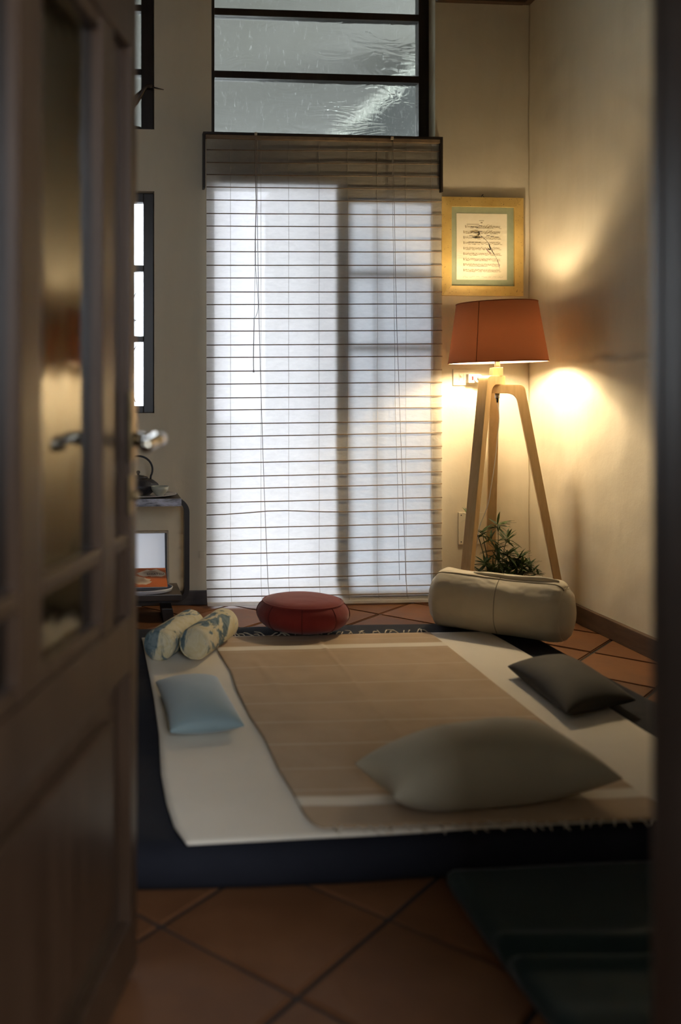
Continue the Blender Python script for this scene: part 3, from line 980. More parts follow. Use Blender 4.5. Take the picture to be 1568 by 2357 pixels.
ox, oz, ix, iz = (pl, pr), (pz0, pz1), (pl + fwd, pr - fwd), (pz0 + fwd, pz1 - fwd)
fb = [frame_bar([(ox[0], oz[1]), (ox[1], oz[1]), (ix[1], iz[1]), (ix[0], iz[1])]),
      frame_bar([(ox[0], oz[0]), (ox[1], oz[0]), (ix[1], iz[0]), (ix[0], iz[0])]),
      frame_bar([(ox[0], oz[0]), (ox[0], oz[1]), (ix[0], iz[1]), (ix[0], iz[0])]),
      frame_bar([(ox[1], oz[0]), (ox[1], oz[1]), (ix[1], iz[1]), (ix[1], iz[0])])]
rs = random.Random(3)
bm = bmesh.new()
for k in range(110):
    if rs.random() < 0.5:
        x = rs.uniform(ox[0] + .006, ox[1] - .006); z = rs.choice((rs.uniform(oz[0] + .004, iz[0] - .004), rs.uniform(iz[1] + .004, oz[1] - .004)))
    else:
        z = rs.uniform(oz[0] + .006, oz[1] - .006); x = rs.choice((rs.uniform(ox[0] + .004, ix[0] - .004), rs.uniform(ix[1] + .004, ox[1] - .004)))
    e = min(x - ox[0], ox[1] - x, z - oz[0], oz[1] - z) / fwd
    yy = PY + 0.006 * (1 - max(0, min(1, e))) - 0.0004
    a = rs.uniform(0, 3.1); ll = rs.uniform(.0012, .0034); ww = rs.uniform(.0006, .0012)
    ca, sa = math.cos(a), math.sin(a)
    bm.faces.new([bm.verts.new((x + ca * u * ll - sa * v * ww, yy, z + sa * u * ll + ca * v * ww)) for u, v in ((-1, -.6), (.3, -1), (1, .5), (-.4, 1))])
fk = obj('fleck', bm, M['fleck'], pic); fk['kind'] = 'stuff'
box('mount', ix[0] - .004, ix[1] + .004, PY + 0.012, PY + 0.016, iz[0] - .004, iz[1] + .004, M['mount'], pic)
sxa, sxb = ix[0] + (ix[1] - ix[0]) * 0.088, ix[0] + (ix[1] - ix[0]) * 0.892
sza, szb = iz[0] + (iz[1] - iz[0]) * 0.080, iz[0] + (iz[1] - iz[0]) * 0.918
sheet = box('music_sheet', sxa, sxb, PY + 0.0105, PY + 0.012, sza, szb, M['paper'], pic)
SY = PY + 0.0101


def stroke_mesh(name, polys, mat, dy=0.0):
    bm = bmesh.new()
    for poly in polys:
        bm.faces.new([bm.verts.new((sxa + (sxb - sxa) * u, SY - dy, szb - (szb - sza) * v)) for u, v in poly])
    o = obj(name, bm, mat, sheet); o['kind'] = 'stuff'
    return o


def seg(u0, v0, u1, v1, w):
    k = (szb - sza) / (sxb - sxa)
    dx, dy = u1 - u0, (v1 - v0) * k
    L = math.hypot(dx, dy) or 1e-6
    nx, ny = -dy / L * w, dx / L * w / k
    return [(u0 + nx, v0 + ny), (u1 + nx, v1 + ny), (u1 - nx, v1 - ny), (u0 - nx, v0 - ny)]


rows = [0.198, 0.280, 0.362, 0.442, 0.525, 0.608, 0.690, 0.772, 0.855]
staff, notes, beams = [], [], []
for r_i, v in enumerate(rows):
    u0 = 0.165 if r_i == 0 else 0.13
    for q in range(5):
        vv = v + (q - 2) * 0.0062
        staff.append([(u0, vv - .0006), (0.865, vv - .0006), (0.865, vv + .0006), (u0, vv + .0006)])
    staff.append(seg(u0 + .012, v - .02, u0 + .018, v + .02, .006))
    u = u0 + 0.05
    while u < 0.855:
        vv = v + rs.uniform(-.012, .012)
        wv = rs.uniform(.005, .008)
        notes.append([(u - wv, vv - .003), (u + wv, vv - .004), (u + wv, vv + .003), (u - wv, vv + .004)])
        if rs.random() < 0.75:
            notes.append(seg(u + wv, vv, u + wv, vv - rs.uniform(.012, .028) * rs.choice((1, 1, -1)), .0011))
        if rs.random() < 0.4:
            notes.append(seg(u, v + .022, u + .05, v + .022 + rs.uniform(-.004, .004), .003))
        u += rs.uniform(.018, .036)
for (u0, u1, v) in ((.28, .345, .203), (.36, .43, .208), (.435, .505, .184), (.28, .34, .285), (.44, .51, .268), (.25, .33, .335), (.34, .42, .34), (.59, .66, .332), (.67, .74, .342), (.76, .83, .352),
                    (.235, .285, .433), (.30, .35, .434), (.365, .415, .435), (.43, .48, .437)):
    beams.append([(u0, v - .0035), (u1, v - .003), (u1, v + .0035), (u0, v + .003)])
stroke_mesh('staff_lines', staff, M['ink'])
stroke_mesh('notes', notes, M['ink'], .0001)
stroke_mesh('note_beams', beams, M['ink_dark'], .0002)


def curve_poly(pts, w):
    q = smooth_path([Vector((a, b, 0)) for a, b in pts], 5)
    return [seg(a.x, a.y, b.x, b.y, w) for a, b in zip(q, q[1:])]


fl_ = []
for v in (0.195, 0.277):
    fl_ += curve_poly([(.55, v + .03), (.62, v - .03), (.66, v - .01), (.60, v + .02), (.70, v - .025), (.68, v + .01), (.75, v - .005), (.80, v + .008), (.86, v)], .0016)
stroke_mesh('cadenza_flourish', fl_, M['ink'], .0002)
hand = []
u = 0.12
while u < 0.90:
    wd = rs.uniform(.05, .12)
    hand += curve_poly([(u + wd * k / 6, 0.955 + rs.uniform(-.010, .010)) for k in range(7)], .0016)
    u += wd + .03
stroke_mesh('handwriting', hand, M['ink'], .0002)
stroke_mesh('title_marks', [seg(.445, .108, .54, .108, .004), seg(.475, .138, .512, .138, .010), seg(.2, .164, .45, .164, .004)], M['ink'], .0002)
# ink sketch lying across the staves
wash = [curve_poly([(.27, .28), (.38, .265), (.44, .29), (.42, .33), (.36, .36), (.46, .355)], .022)]
stroke_mesh('ink_wash', [p for l in wash for p in l], M['ink_wash'], .0003)
sk = curve_poly([(.40, .27), (.45, .31), (.52, .36), (.58, .40), (.64, .455)], .0028) + curve_poly([(.64, .455), (.70, .55), (.78, .66), (.84, .76), (.85, .83)], .0022)
sk += curve_poly([(.28, .285), (.33, .275), (.38, .29), (.43, .28), (.45, .30)], .006) + curve_poly([(.31, .355), (.37, .365), (.44, .36), (.50, .352)], .008)
sk += curve_poly([(.43, .27), (.45, .30), (.42, .33)], .010) + curve_poly([(.64, .46), (.66, .51), (.68, .535), (.65, .54), (.62, .53)], .010) + curve_poly([(.69, .55), (.73, .60), (.75, .62)], .005)
stroke_mesh('ink_figure', sk, M['ink_dark'], .0004)
stroke_mesh('mauve_strokes', curve_poly([(.59, .53), (.63, .57), (.68, .60)], .012) + curve_poly([(.80, .70), (.83, .76), (.85, .82)], .004), M['ink_mauve'], .00045)
hk = oy(1111, 447, D - 0.01)
tube('hanging_wire', [(hk.x - .012, D - .012, pz1 - .004), (hk.x, D - .010, pz1 + .014), (hk.x + .012, D - .012, pz1 - .004)], 0.0013, M['black_plastic'], pic, 6)
tube('nail', [(hk.x, D + .004, pz1 + .013), (hk.x, D - .016, pz1 + .016)], 0.0022, M['black_plastic'], pic, 8)

# ================================================================== TRIPOD LAMP
LX, LY = 1.8635, 4.20
lamp = thing('tripod_floor_lamp', 'pale wooden tripod floor lamp with terracotta drum shade in the corner', 'floor lamp', (LX, LY, 0.0))
Rv = Vector((RV[0], RV[1], 0)); Fv = Vector((FV[0], FV[1], 0))
SZ0, SZ1, SR0, SR1 = 1.195, 1.473, 0.2247, 0.182
tilt = math.radians(1.3)


def tiltf(p):
    # the shade sits slightly askew on its stem
    c = Vector((LX, LY, SZ0 + 0.1)); d = Vector(p) - c
    r_ = d.dot(Rv)
    return c + d + Vector((0, 0, r_ * math.tan(tilt))) - Rv * (d.z * math.tan(tilt))


def shell(name, r0, r1, mat, z0=SZ0, z1=SZ1, th=0.0015, parent=lamp, n=72):
    bm = bmesh.new(); rings = []
    for (r, z) in ((r0, z0), (r1, z1), (r1 - th, z1), (r0 - th, z0)):
        rings.append([bm.verts.new(tiltf((LX + r * math.cos(2 * math.pi * k / n), LY + r * math.sin(2 * math.pi * k / n), z))) for k in range(n)])
    for a in range(4):
        A, B = rings[a], rings[(a + 1) % 4]
        for k in range(n):
            bm.faces.new((A[k], A[(k + 1) % n], B[(k + 1) % n], B[k]))
    bmesh.ops.recalc_face_normals(bm, faces=bm.faces)
    o = obj(name, bm, mat, parent, False)
    for p in o.data.polygons:
        p.use_smooth = True
    o.data.use_auto_smooth = True if hasattr(o.data, 'use_auto_smooth') else None
    return o


shade = None
bm = bmesh.new()


def cone_sheet(name, r0, r1, mat, parent):
    bm = bmesh.new(); n = 96
    A = [bm.verts.new(tiltf((LX + r0 * math.cos(2 * math.pi * k / n), LY + r0 * math.sin(2 * math.pi * k / n), SZ0))) for k in range(n)]
    B = [bm.verts.new(tiltf((LX + r1 * math.cos(2 * math.pi * k / n), LY + r1 * math.sin(2 * math.pi * k / n), SZ1))) for k in range(n)]
    for k in range(n):
        bm.faces.new((A[k], A[(k + 1) % n], B[(k + 1) % n], B[k]))
    return obj(name, bm, mat, parent, True)


shade = cone_sheet('lamp_shade', SR0, SR1, M['shade'], lamp)
shade['label'] = 'terracotta fabric drum shade, lit from inside'
cone_sheet('shade_lining', SR0 - 0.002, SR1 - 0.002, M['lining'], shade)
for r, z in ((SR0, SZ0), (SR1, SZ1)):
    n = 64
    pts = [tiltf((LX + r * math.cos(2 * math.pi * k / n), LY + r * math.sin(2 * math.pi * k / n), z)) for k in range(n + 1)]
    tube('shade_hem', pts, 0.0022, M['shade'], shade, 6)
sa_ = math.radians(222)
tube('shade_seam', [tiltf((LX + (SR0 + .0006) * math.cos(sa_), LY + (SR0 + .0006) * math.sin(sa_), SZ0)), tiltf((LX + (SR1 + .0006) * math.cos(sa_), LY + (SR1 + .0006) * math.sin(sa_), SZ1))], 0.0016, M['shade'], shade, 6)
# spider holding the shade
for k in range(3):
    a = k * 2.094 + 0.5
    tube('shade_spoke', [(LX + .012 * math.cos(a), LY + .012 * math.sin(a), 1.232), tiltf((LX + (SR0 - .012) * math.cos(a), LY + (SR0 - .012) * math.sin(a), SZ0 + .03))], 0.0018, M['white_plastic'], shade, 6)
lathe('socket', [(0, 1.17), (0.013, 1.17), (0.013, 1.20), (0.019, 1.205), (0.019, 1.245), (0, 1.245)], (LX, LY, 0), M['steel'], lamp, 24)
bcz = 1.335       # upper half of the globe set to emit less, steering light down and sideways
lathe('bulb', [(0, 1.246), (0.013, 1.248), (0.014, 1.290)] + [(0.035 * math.cos(math.radians(q)), bcz + 0.035 * math.sin(math.radians(q))) for q in range(-66, 1, 11)], (LX, LY, 0), M['bulb'], lamp, 24)
lathe('bulb_crown', [(0.035 * math.cos(math.radians(q)), bcz + 0.035 * math.sin(math.radians(q))) for q in range(0, 90, 11)] + [(0, bcz + 0.035)], (LX, LY, 0), M['crown'], lamp, 24)


def tripod_leg(ang, z0, z1, foot_r, th):
    d = (Rv * math.cos(ang) + Fv * math.sin(ang)); t_ = Vector((-d.y, d.x, 0))
    A = 0.105          # where the arm turns into the leg
    inner = -0.030
    top, bot = z1, z0
    wtop, wfoot = 0.047, 0.030
    R1 = 0.030; R2 = 0.045
    dirx = (foot_r - A) / (z0)         # run per unit height
    pts = [(inner, bot), (inner, top)]
    # outer curve
    for k in range(6):
        a = math.pi / 2 - (math.pi / 2 - 0.19) * k / 5
        pts.append((A - R1 + 0.018 + R1 * math.cos(a), top - R1 + R1 * math.sin(a)))
    pts.append((foot_r + wfoot * 0.5, 0.0)); pts.append((foot_r - wfoot * 0.5, 0.0))
    # inner curve
    xi = A + 0.018 - wtop + 0.004
    for k in range(6):
        a = 0.19 + (math.pi / 2 - 0.19) * k / 5
        pts.append((xi - R2 + R2 * math.cos(a) + 0.010, bot - R2 + R2 * math.sin(a)))
    def to3(a, b, dd):
        return Vector((LX, LY, b)) + d * a + t_ * dd
    return prism('leg', pts, to3, -th / 2, th / 2, M['birch'], lamp, 0.0025)


tripod_leg(math.radians(78), 1.130, 1.171, 0.285, 0.044)
tripod_leg(math.radians(220), 1.090, 1.131, 0.295, 0.048)
tripod_leg(math.radians(-15), 1.049, 1.091, 0.298, 0.048)
lathe('ferrule', [(0, 1.026), (0.011, 1.026), (0.011, 1.049), (0, 1.049)], (LX, LY, 0), M['steel'], lamp, 20)
lathe('strain_relief', [(0, 1.006), (0.004, 1.006), (0.006, 1.026), (0, 1.026)], (LX, LY, 0), M['black_plastic'], lamp, 12)
yc = LY + 0.0
tube('power_cord', smooth_path([(LX, LY, 1.008), oy(1149, 960, yc), oy(1145, 1010, yc), oy(1140, 1060, yc), oy(1131, 1120, yc), oy(1124, 1160, yc + .02), oy(1113, 1190, yc + .05), oy(1104, 1215, yc + .10),
                                oy(1095, 1270, yc + .2), oy(1086, 1330, yc + .3), oy(1085, 1390, yc + .35)]), 0.0022, M['cord'], lamp, 8)

# ---------------------------------------------------------------- switch plate with adapter
sp0, sp1 = oy(1042, 850, D), oy(1093, 887, D)
sw = thing('switch_plate', 'ivory wall switch plate beside the lamp', 'switch', ((sp0.x + sp1.x) / 2, D, sp1.z))
box('plate', sp0.x, sp1.x, D - 0.009, D + 0.001, sp1.z, sp0.z, M['ivory_plastic'], sw, 0.003)
pw = sp1.x - sp0.x; ph = sp0.z - sp1.z
box('dimmer', sp0.x + pw * .26, sp0.x + pw * .40, D - 0.012, D - 0.008, sp1.z + ph * .30, sp1.z + ph * .72, M['ivory_plastic'], sw, 0.001)
dk = Vector((sp0.x + pw * .33, D - .011, sp1.z + ph * .56))
tube('dimmer_knob', [dk, dk + Vector((0, -.010, 0))], 0.0055, M['ivory_plastic'], sw, 16)
box('rocker', sp0.x + pw * .46, sp0.x + pw * .60, D - 0.0125, D - 0.008, sp1.z + ph * .30, sp1.z + ph * .72, M['ivory_plastic'], sw, 0.001)
ap = thing('socket_adapter', 'white plug adapter with a red rocker switch in the wall plate', 'adapter', (oy(1092, 870, D - .03).x, D - .03, oy(1092, 882, D - .03).z))
a0, a1 = oy(1079, 861, D - 0.045), oy(1107, 881, D - 0.045)
box('body', a0.x, a1.x - .004, D - 0.045, D - 0.0125, a1.z, a0.z, M['white_plastic'], ap, 0.003)
r0, r1 = oy(1086, 866, D - .046), oy(1090, 875, D - .046)
box('rocker', r0.x, r1.x, D - 0.0485, D - 0.0445, r1.z, r0.z, M['red_plastic'], ap, 0.001)
pc = oy(1101, 871, D - 0.05)
pgl = thing('plug', 'round white plug pushed into the adapter behind the lamp head', 'plug', (pc.x, D - .05, pc.z - .02))
tube('disc', [(pc.x, D - .0455, pc.z), (pc.x, D - .058, pc.z)], 0.021, M['white_plastic'], pgl, 24)
tube('grip', [(pc.x, D - .058, pc.z), (pc.x + .004, D - .075, pc.z), (pc.x + .008, D - .085, pc.z)], [.011, .010, .007], M['white_plastic'], pgl, 16)
for s in (1, -1):
    tube('screw', [(pc.x, D - .0578, pc.z + s * .015), (pc.x, D - .0592, pc.z + s * .015)], .0022, M['black_plastic'], pgl, 8)
# blank cover plate low on the wall
c0, c1 = oy(1054, 1179, D), oy(1128, 1252, D)
bc = thing('blank_cover_plate', 'painted blank junction cover low on the wall behind the plant', 'cover plate', ((c0.x + c1.x) / 2, D, c1.z))
box('cover', c0.x, c1.x, D - 0.010, D + 0.001, c1.z, c0.z, M['wall'], bc, 0.004)
for xx in (c0.x + .014, c1.x - .014):
    for zz in (c0.z - .014, c1.z + .014):
        tube('screw', [(xx, D - .0095, zz), (xx, D - .0115, zz)], .003, M['black_plastic'], bc, 10)
q0, q1 = oy(458, 1268, D), oy(471, 1284, D)
ol = tag(box('wall_cap', q0.x, q1.x, D - .006, D + .001, q1.z, q0.z, M['wall'], None, .002), 'small painted socket cap low on the wall left of the blind', 'wall cap')

# ---------------------------------------------------------------- potted plant
PX, PYY = 1.862, 4.235
plant = thing('potted_plant', 'leafy plant with narrow dark green leaves under the lamp', 'plant', (PX, PYY, 0))
lathe('pot', [(0, 0.0), (0.075, 0.0), (0.095, 0.15), (0.104, 0.152), (0.106, 0.178), (0.096, 0.178), (0.09, 0.155), (0, 0.155)], (PX, PYY, 0), M['pot'], plant, 32)
lathe('soil', [(0.0, 0.152), (0.091, 0.157), (0.06, 0.165), (0, 0.168)], (PX, PYY, 0), M['soil'], plant, 24)
bm = bmesh.new()          # one leaf, shared by all
Lp = [(0, .0012, 0), (.16, .0040, .012), (.42, .0050, .016), (.72, .0036, .000), (1.0, .0003, -.05)]
rows_ = []
for t, wd, dz in Lp:
    rows_.append([bm.verts.new((t, -wd * 12, dz + .012)), bm.verts.new((t, 0, dz)), bm.verts.new((t, wd * 12, dz + .012))])
for a, b in zip(rows_, rows_[1:]):
    for k in range(2):
        bm.faces.new((a[k], a[k + 1], b[k + 1], b[k]))
lme = bpy.data.meshes.new('leaf'); bm.to_mesh(lme); bm.free(); lme.materials.append(M['leaf'])
for p in lme.polygons: p.use_smooth = True
rl = random.Random(11)
whorls = [  # px, py, y, leaf count, leaf length
    (1146, 1204, 4.20, 14, .072), (1110, 1222, 4.26, 11, .050), (1168, 1238, 4.22, 12, .062), (1080, 1188, 4.30, 7, .048), (1128, 1238, 4.26, 9, .055),
    (1143, 1258, 4.20, 12, .060), (1170, 1275, 4.18, 15, .062), (1198, 1284, 4.20, 16, .062), (1222, 1304, 4.20, 14, .055), (1190, 1310, 4.16, 15, .058),
    (1165, 1312, 4.16, 13, .058), (1116, 1296, 4.20, 13, .058), (1098, 1318, 4.22, 9, .050), (1137, 1316, 4.17, 11, .055), (1212, 1326, 4.18, 11, .055), (1180, 1296, 4.2, 12, .058), (1205, 1300, 4.17, 10, .058), (1240, 1322, 4.20, 7, .045), (1176, 1322, 4.15, 10, .055), (1150, 1290, 4.18, 10, .058), (1196, 1322, 4.15, 10, .058), (1226, 1318, 4.18, 9, .055), (1125, 1315, 4.17, 9, .052)]
for (px, py, yy, cnt, ln) in whorls:
    tip = oy(px, py, yy)
    b0 = Vector((PX + rl.uniform(-.05, .05), PYY + rl.uniform(-.05, .05), .16))
    mid = b0.lerp(tip, 0.55) + Vector((rl.uniform(-.015, .015), rl.uniform(-.015, .015), .02))
    st = tube('stem', smooth_path([b0, mid, tip], 5), [.0026] * 6 + [.0018] * 5, M['stem'], plant, 5)
    for k in range(int(cnt * 1.45)):
        az = k * 2.399 + rl.uniform(-.3, .3)
        el = rl.uniform(-0.55, 0.95)
        L_ = ln * rl.uniform(.75, 1.2)
        o = bpy.data.objects.new('leaf', lme); COL.objects.link(o)
        back = rl.uniform(0, 0.022)
        pos = tip - (tip - mid).normalized() * back
        o.parent = st
        o.location = pos
        o.rotation_euler = (rl.uniform(-.4, .4), -el, az)
        o.scale = (L_ * 1.12, 0.105, L_ * 1.3)

# ================================================================== FUTON, BLANKET, THROW
MZ = 0.10
MX0, MX1, MY0, MY1 = -0.16, 1.715, 1.935, 3.735


def futon_mesh():
    bm = bmesh.new()
    nx, ny = 96, 92
    def top(u, v):
        x = MX0 + (MX1 - MX0) * u; y = MY0 + (MY1 - MY0) * v
        e = min((x - MX0), (MX1 - x), (y - MY0), (MY1 - y))
        k = max(0.0, 1 - e / 0.035)
        z = MZ - 0.012 * k * k * k - 0.0
        z += 0.0015 * nz(x, y, 3, 2.2)
        ex = 0.012 * nz(y, 3.3, 2.3, 1) * (1 if u < .5 else 1) * (abs(u - .5) * 2) ** 6
        ey = 0.022 * nz(x, 9.1, 1.9, 4) * (abs(v - .5) * 2) ** 6
        return Vector((x + ex, y + ey, z))
    T_ = [[bm.verts.new(top(i / nx, j / ny)) for i in range(nx + 1)] for j in range(ny + 1)]
    for j in range(ny):
        for i in range(nx):
            bm.faces.new((T_[j][i], T_[j][i + 1], T_[j + 1][i + 1], T_[j + 1][i]))
    loop = [T_[0][i] for i in range(nx + 1)] + [T_[j][nx] for j in range(1, ny + 1)] + [T_[ny][i] for i in range(nx - 1, -1, -1)] + [T_[j][0] for j in range(ny - 1, 0, -1)]
    prev = loop
    c = Vector(((MX0 + MX1) / 2, (MY0 + MY1) / 2, 0))
    for lev, (zz, off) in enumerate(((0.075, 0.014), (0.05, 0.018), (0.025, 0.014), (0.006, 0.0), (0.0015, -0.02))):
        ring = []
        for v in loop:
            d = Vector((0, 0, 0))
            if abs(v.co.x - MX0) < .03: d.x -= 1
            if abs(v.co.x - MX1) < .03: d.x += 1
            if abs(v.co.y - MY0) < .05: d.y -= 1
            if abs(v.co.y - MY1) < .05: d.y += 1
            if d.length > 0: d.normalize()
            wob = 0.006 * nz(v.co.x + v.co.y, zz, 6, 3.3)
            ring.append(bm.verts.new((v.co.x + d.x * (off + wob), v.co.y + d.y * (off + wob), zz)))
        for k in range(len(loop)):
            k2 = (k + 1) % len(loop)
            bm.faces.new((prev[k], ring[k], ring[k2], prev[k2]))
        prev = ring
    bm.faces.new(prev)
    bmesh.ops.recalc_face_normals(bm, faces=bm.faces)
    return bm


futon = tag(obj('futon_mattress', futon_mesh(), M['futon'], None, True), 'dark charcoal futon mattress lying on the tiled floor', 'mattress')


def edge_fn(pix, h):
    P = [fl(a, b, h) for a, b in pix]
    def f(t):
        # t from far (0) to near (1) by y
        y = P[0].y + (P[-1].y - P[0].y) * t
        for a, b in zip(P, P[1:]):
            if (a.y - y) * (b.y - y) <= 0 and abs(a.y - b.y) > 1e-6:
                k = (y - a.y) / (b.y - a.y)
                return Vector((a.x + (b.x - a.x) * k, y, 0))
        return Vector((P[-1].x, y, 0))
    return f


BH = MZ + 0.0065
bLe = edge_fn([(326, 1468), (328, 1474), (331, 1490), (341, 1540), (354, 1605), (366, 1690), (371, 1780), (384, 1850), (402, 1905), (432, 1945)], BH)
b_r = [fl(1130, 1462, BH), fl(1230, 1521, BH), fl(1370, 1607, BH), fl(1495, 1690, BH)]


def bRe(t):
    y = 3.535 + (1.965 - 3.535) * t
    return Vector((1.530 + 0.012 * math.sin(t * 7), y, 0))


def blanket_top(u, v):
    a, b = bLe(v), bRe(v)
    p = a.lerp(b, u)
    p.y += 0.010 * nz(p.x, v, 2.4, 6) * (1 if v > .8 else .3)
    # the left edge stands clear where it drapes; small ripples
    p.z = BH + 0.0015 * nz(p.x, p.y, 4.0, 7.7) + 0.0008
    return p


bm = bmesh.new()
sheet_mesh(bm, blanket_top, 70, 80, 0.004)
tag(obj('cream_blanket', bm, M['blanket'], None, True), 'plain cream blanket spread over the dark futon', 'blanket')

TH = BH + 0.0062
tLe = edge_fn([(504, 1467), (498, 1492), (530, 1545), (545, 1590), (575, 1650), (608, 1700), (640, 1770), (676, 1830), (700, 1875), (720, 1898), (745, 1907)], TH)
tRpts = [fl(990, 1454, TH), fl(1030, 1487, TH), fl(1130, 1566, TH), fl(1260, 1668, TH), fl(1352, 1737, TH), fl(1440, 1801, TH), fl(1545, 1880, TH)]
tRe_ = edge_fn([(990, 1456), (1030, 1487), (1130, 1566), (1260, 1668), (1352, 1737), (1440, 1801), (1560, 1885)], TH)


def throw_top(u, v):
    a, b = tLe(v), tRe_(v)
    p = a.lerp(b, u)
    fold = 0.0042 * math.exp(-((u - 0.46) / 0.006) ** 2) * (1 - v * .6)            # pressed middle fold
    # a few soft creases running down from the left edge
    cr = 0.003 * math.exp(-((u - (0.10 + 0.14 * v)) / 0.022) ** 2) * max(0, math.sin(v * 6.5 - .6)) ** 2
    wav_ = 0.0012 * max(0, v - .72) / .28 * (1 + math.sin(u * 26 + 1.0))
    p.z = TH + 0.0012 * nz(p.x, p.y, 5.0, 1.2) + fold + cr + wav_ + 0.0012
    return p


bm = bmesh.new()
sheet_mesh(bm, throw_top, 110, 110, 0.003)
throw = tag(obj('striped_throw', bm, throw_material(), None, True), 'taupe woven throw with cream stripes and knotted fringe on the blanket', 'throw')
rf = random.Random(5)
for k in range(34):
    u = 0.01 + 0.98 * k / 33 + rf.uniform(-.008, .008)
    p = throw_top(min(max(u, 0), 1), 0.0)
    a = rf.uniform(-0.7, 0.7)
    L_ = rf.uniform(.035, .075)
    tip = p + Vector((math.sin(a) * L_, math.cos(a) * L_, 0))
    tip.z = BH + .0065
    mid = p.lerp(tip, .5) + Vector((rf.uniform(-.006, .006), 0, .004))
    tube('tassel', smooth_path([p, mid, tip], 3), [.0026, .0024, .0021, .0028, .0020, .0020, .0012], M['fringe'], throw, 5)
for k in range(30):
    u = 0.02 + 0.97 * k / 29 + rf.uniform(-.01, .01)
    p = throw_top(min(max(u, 0), 1), 1.0)
    a = rf.uniform(-0.8, 0.8); L_ = rf.uniform(.02, .04)
    tip = p + Vector((math.sin(a) * L_, -math.cos(a) * L_, 0)); tip.z = BH + .004
    tube('tassel', smooth_path([p, p.lerp(tip, .5) + Vector((0, 0, .003)), tip], 3), [.0024, .0022, .0019, .0026, .0018, .0018, .0010], M['fringe'], throw, 5)

# ================================================================== CUSHIONS
def pillow(name, corners, zb, thick, mat, label, pin=0.10, puff=0.5, lean=None, seed=1.0, sub='piping', lift=0.35, n=30):
    """corners: far-left, far-right, near-right, near-left in the plane; real inflated cushion, flattened below."""
    C = [Vector((c[0], c[1], 0)) for c in corners]
    def base(u, v):
        uu = u * (1 - pin * (1 - v * v)); vv = v * (1 - pin * 0.8 * (1 - u * u))
        a, b = (uu + 1) / 2, (vv + 1) / 2
        return C[3].lerp(C[2], a).lerp(C[0].lerp(C[1], a), b)
    def h(u, v):
        k = max(0.0, (1 - u * u)) ** puff * max(0.0, (1 - v * v)) ** puff
        return k
    bm = bmesh.new()
    up, dn = [], []
    for j in range(n + 1):
        ru, rd = [], []
        for i in range(n + 1):
            # denser sampling near the edges
            u = math.sin((i / n - .5) * math.pi); v = math.sin((j / n - .5) * math.pi)
            p = base(u, v); k = h(u, v)
            midz = thick * lift * (1 - 0.0 * k)
            wr = 0.035 * thick * nz(p.x * 1, p.y * 1, 9, seed) * k + 0.05 * thick * nz(p.x, p.y, 20, seed + 3) * k * (1 - k)
            zt_ = midz + (thick - midz) * k + wr
            zb2 = max(midz - midz * 1.6 * k, 0.0)
            edge = i in (0, n) or j in (0, n)
            q = Vector((p.x, p.y, zb + zt_))
            if lean: q = lean(q)
            vt = bm.verts.new(q); ru.append(vt)
            if edge: rd.append(vt)
            else:
                q = Vector((p.x, p.y, zb + zb2))
                if lean: q = lean(q)
                rd.append(bm.verts.new(q))
        up.append(ru); dn.append(rd)
    for j in range(n):
        for i in range(n):
            bm.faces.new((up[j][i], up[j][i + 1], up[j + 1][i + 1], up[j + 1][i]))
            try:
                bm.faces.new((dn[j][i], dn[j + 1][i], dn[j + 1][i + 1], dn[j][i + 1]))
            except ValueError:
                pass
    bmesh.ops.recalc_face_normals(bm, faces=bm.faces)
    o = obj(name, bm, mat, None, True)
    return tag(o, label, 'pillow')


tz = TH + 0.0065
pillow('pale_blue_pillow', [(0.175, 2.90), (0.375, 2.925), (0.395, 2.50), (0.188, 2.47)], BH + 0.003, 0.085, M['blue'],
       'pale blue velvet pillow lying on the cream blanket', 0.07, 0.42, None, 2.0)
pillow('charcoal_pillow', [(1.355, 2.975), (1.605, 3.075), (1.585, 2.615), (1.325, 2.525)], BH + 0.003, 0.085, M['grey'],
       'dark charcoal pillow on the right edge of the cream blanket', 0.08, 0.42, None, 5.0)
pillow('taupe_pillow', [(0.600, 2.135), (1.155, 2.315), (1.185, 2.005), (0.632, 1.945)], tz, 0.155, M['olive'],
       'large taupe pillow at the near edge of the striped throw', 0.09, 0.45, None, 9.0, lift=0.36)

# ---- zafu
zx, zy = fl(700, 1463, MZ).x + 0.005, 3.605
zaf = thing('zafu_cushion', 'round dark red meditation cushion standing before the blind', 'cushion', (zx, zy, TH + 0.011))
ZB = TH + 0.011


def pleat(a, z):
    return 1 + 0.006 * math.cos(12 * a) * math.exp(-((z - .055) / .045) ** 2)


prof = [(0, 0.0), (0.126, 0.0), (0.152, 0.009), (0.172, 0.026), (0.182, 0.049), (0.181, 0.070), (0.170, 0.090), (0.156, 0.102)]
lathe('side_band', prof, (zx, zy, ZB), M['zafu'], zaf, 72, True, 1.0, 0.96, pleat)
tp = lathe('top_panel', [(0.156, 0.102), (0.148, 0.109), (0.120, 0.116), (0.07, 0.121), (0, 0.122)], (zx, zy, ZB), M['zafu'], zaf, 72, True, 1.0, 0.96)
tube('piping', [(zx + .1575 * math.cos(t), zy + .1575 * .96 * math.sin(t), ZB + .1025) for t in [2 * math.pi * k / 60 for k in range(61)]], .0035, M['zafu'], zaf, 8)
for k in range(8):
    a = math.radians(-58 + 45 * k)
    pts = [(zx + r_ * 1.003 * math.cos(a), zy + r_ * 1.003 * .96 * math.sin(a), ZB + z_) for r_, z_ in prof[1:]]
    tube('seam', smooth_path(pts, 3), .0016, M['zseam'], zaf, 6)

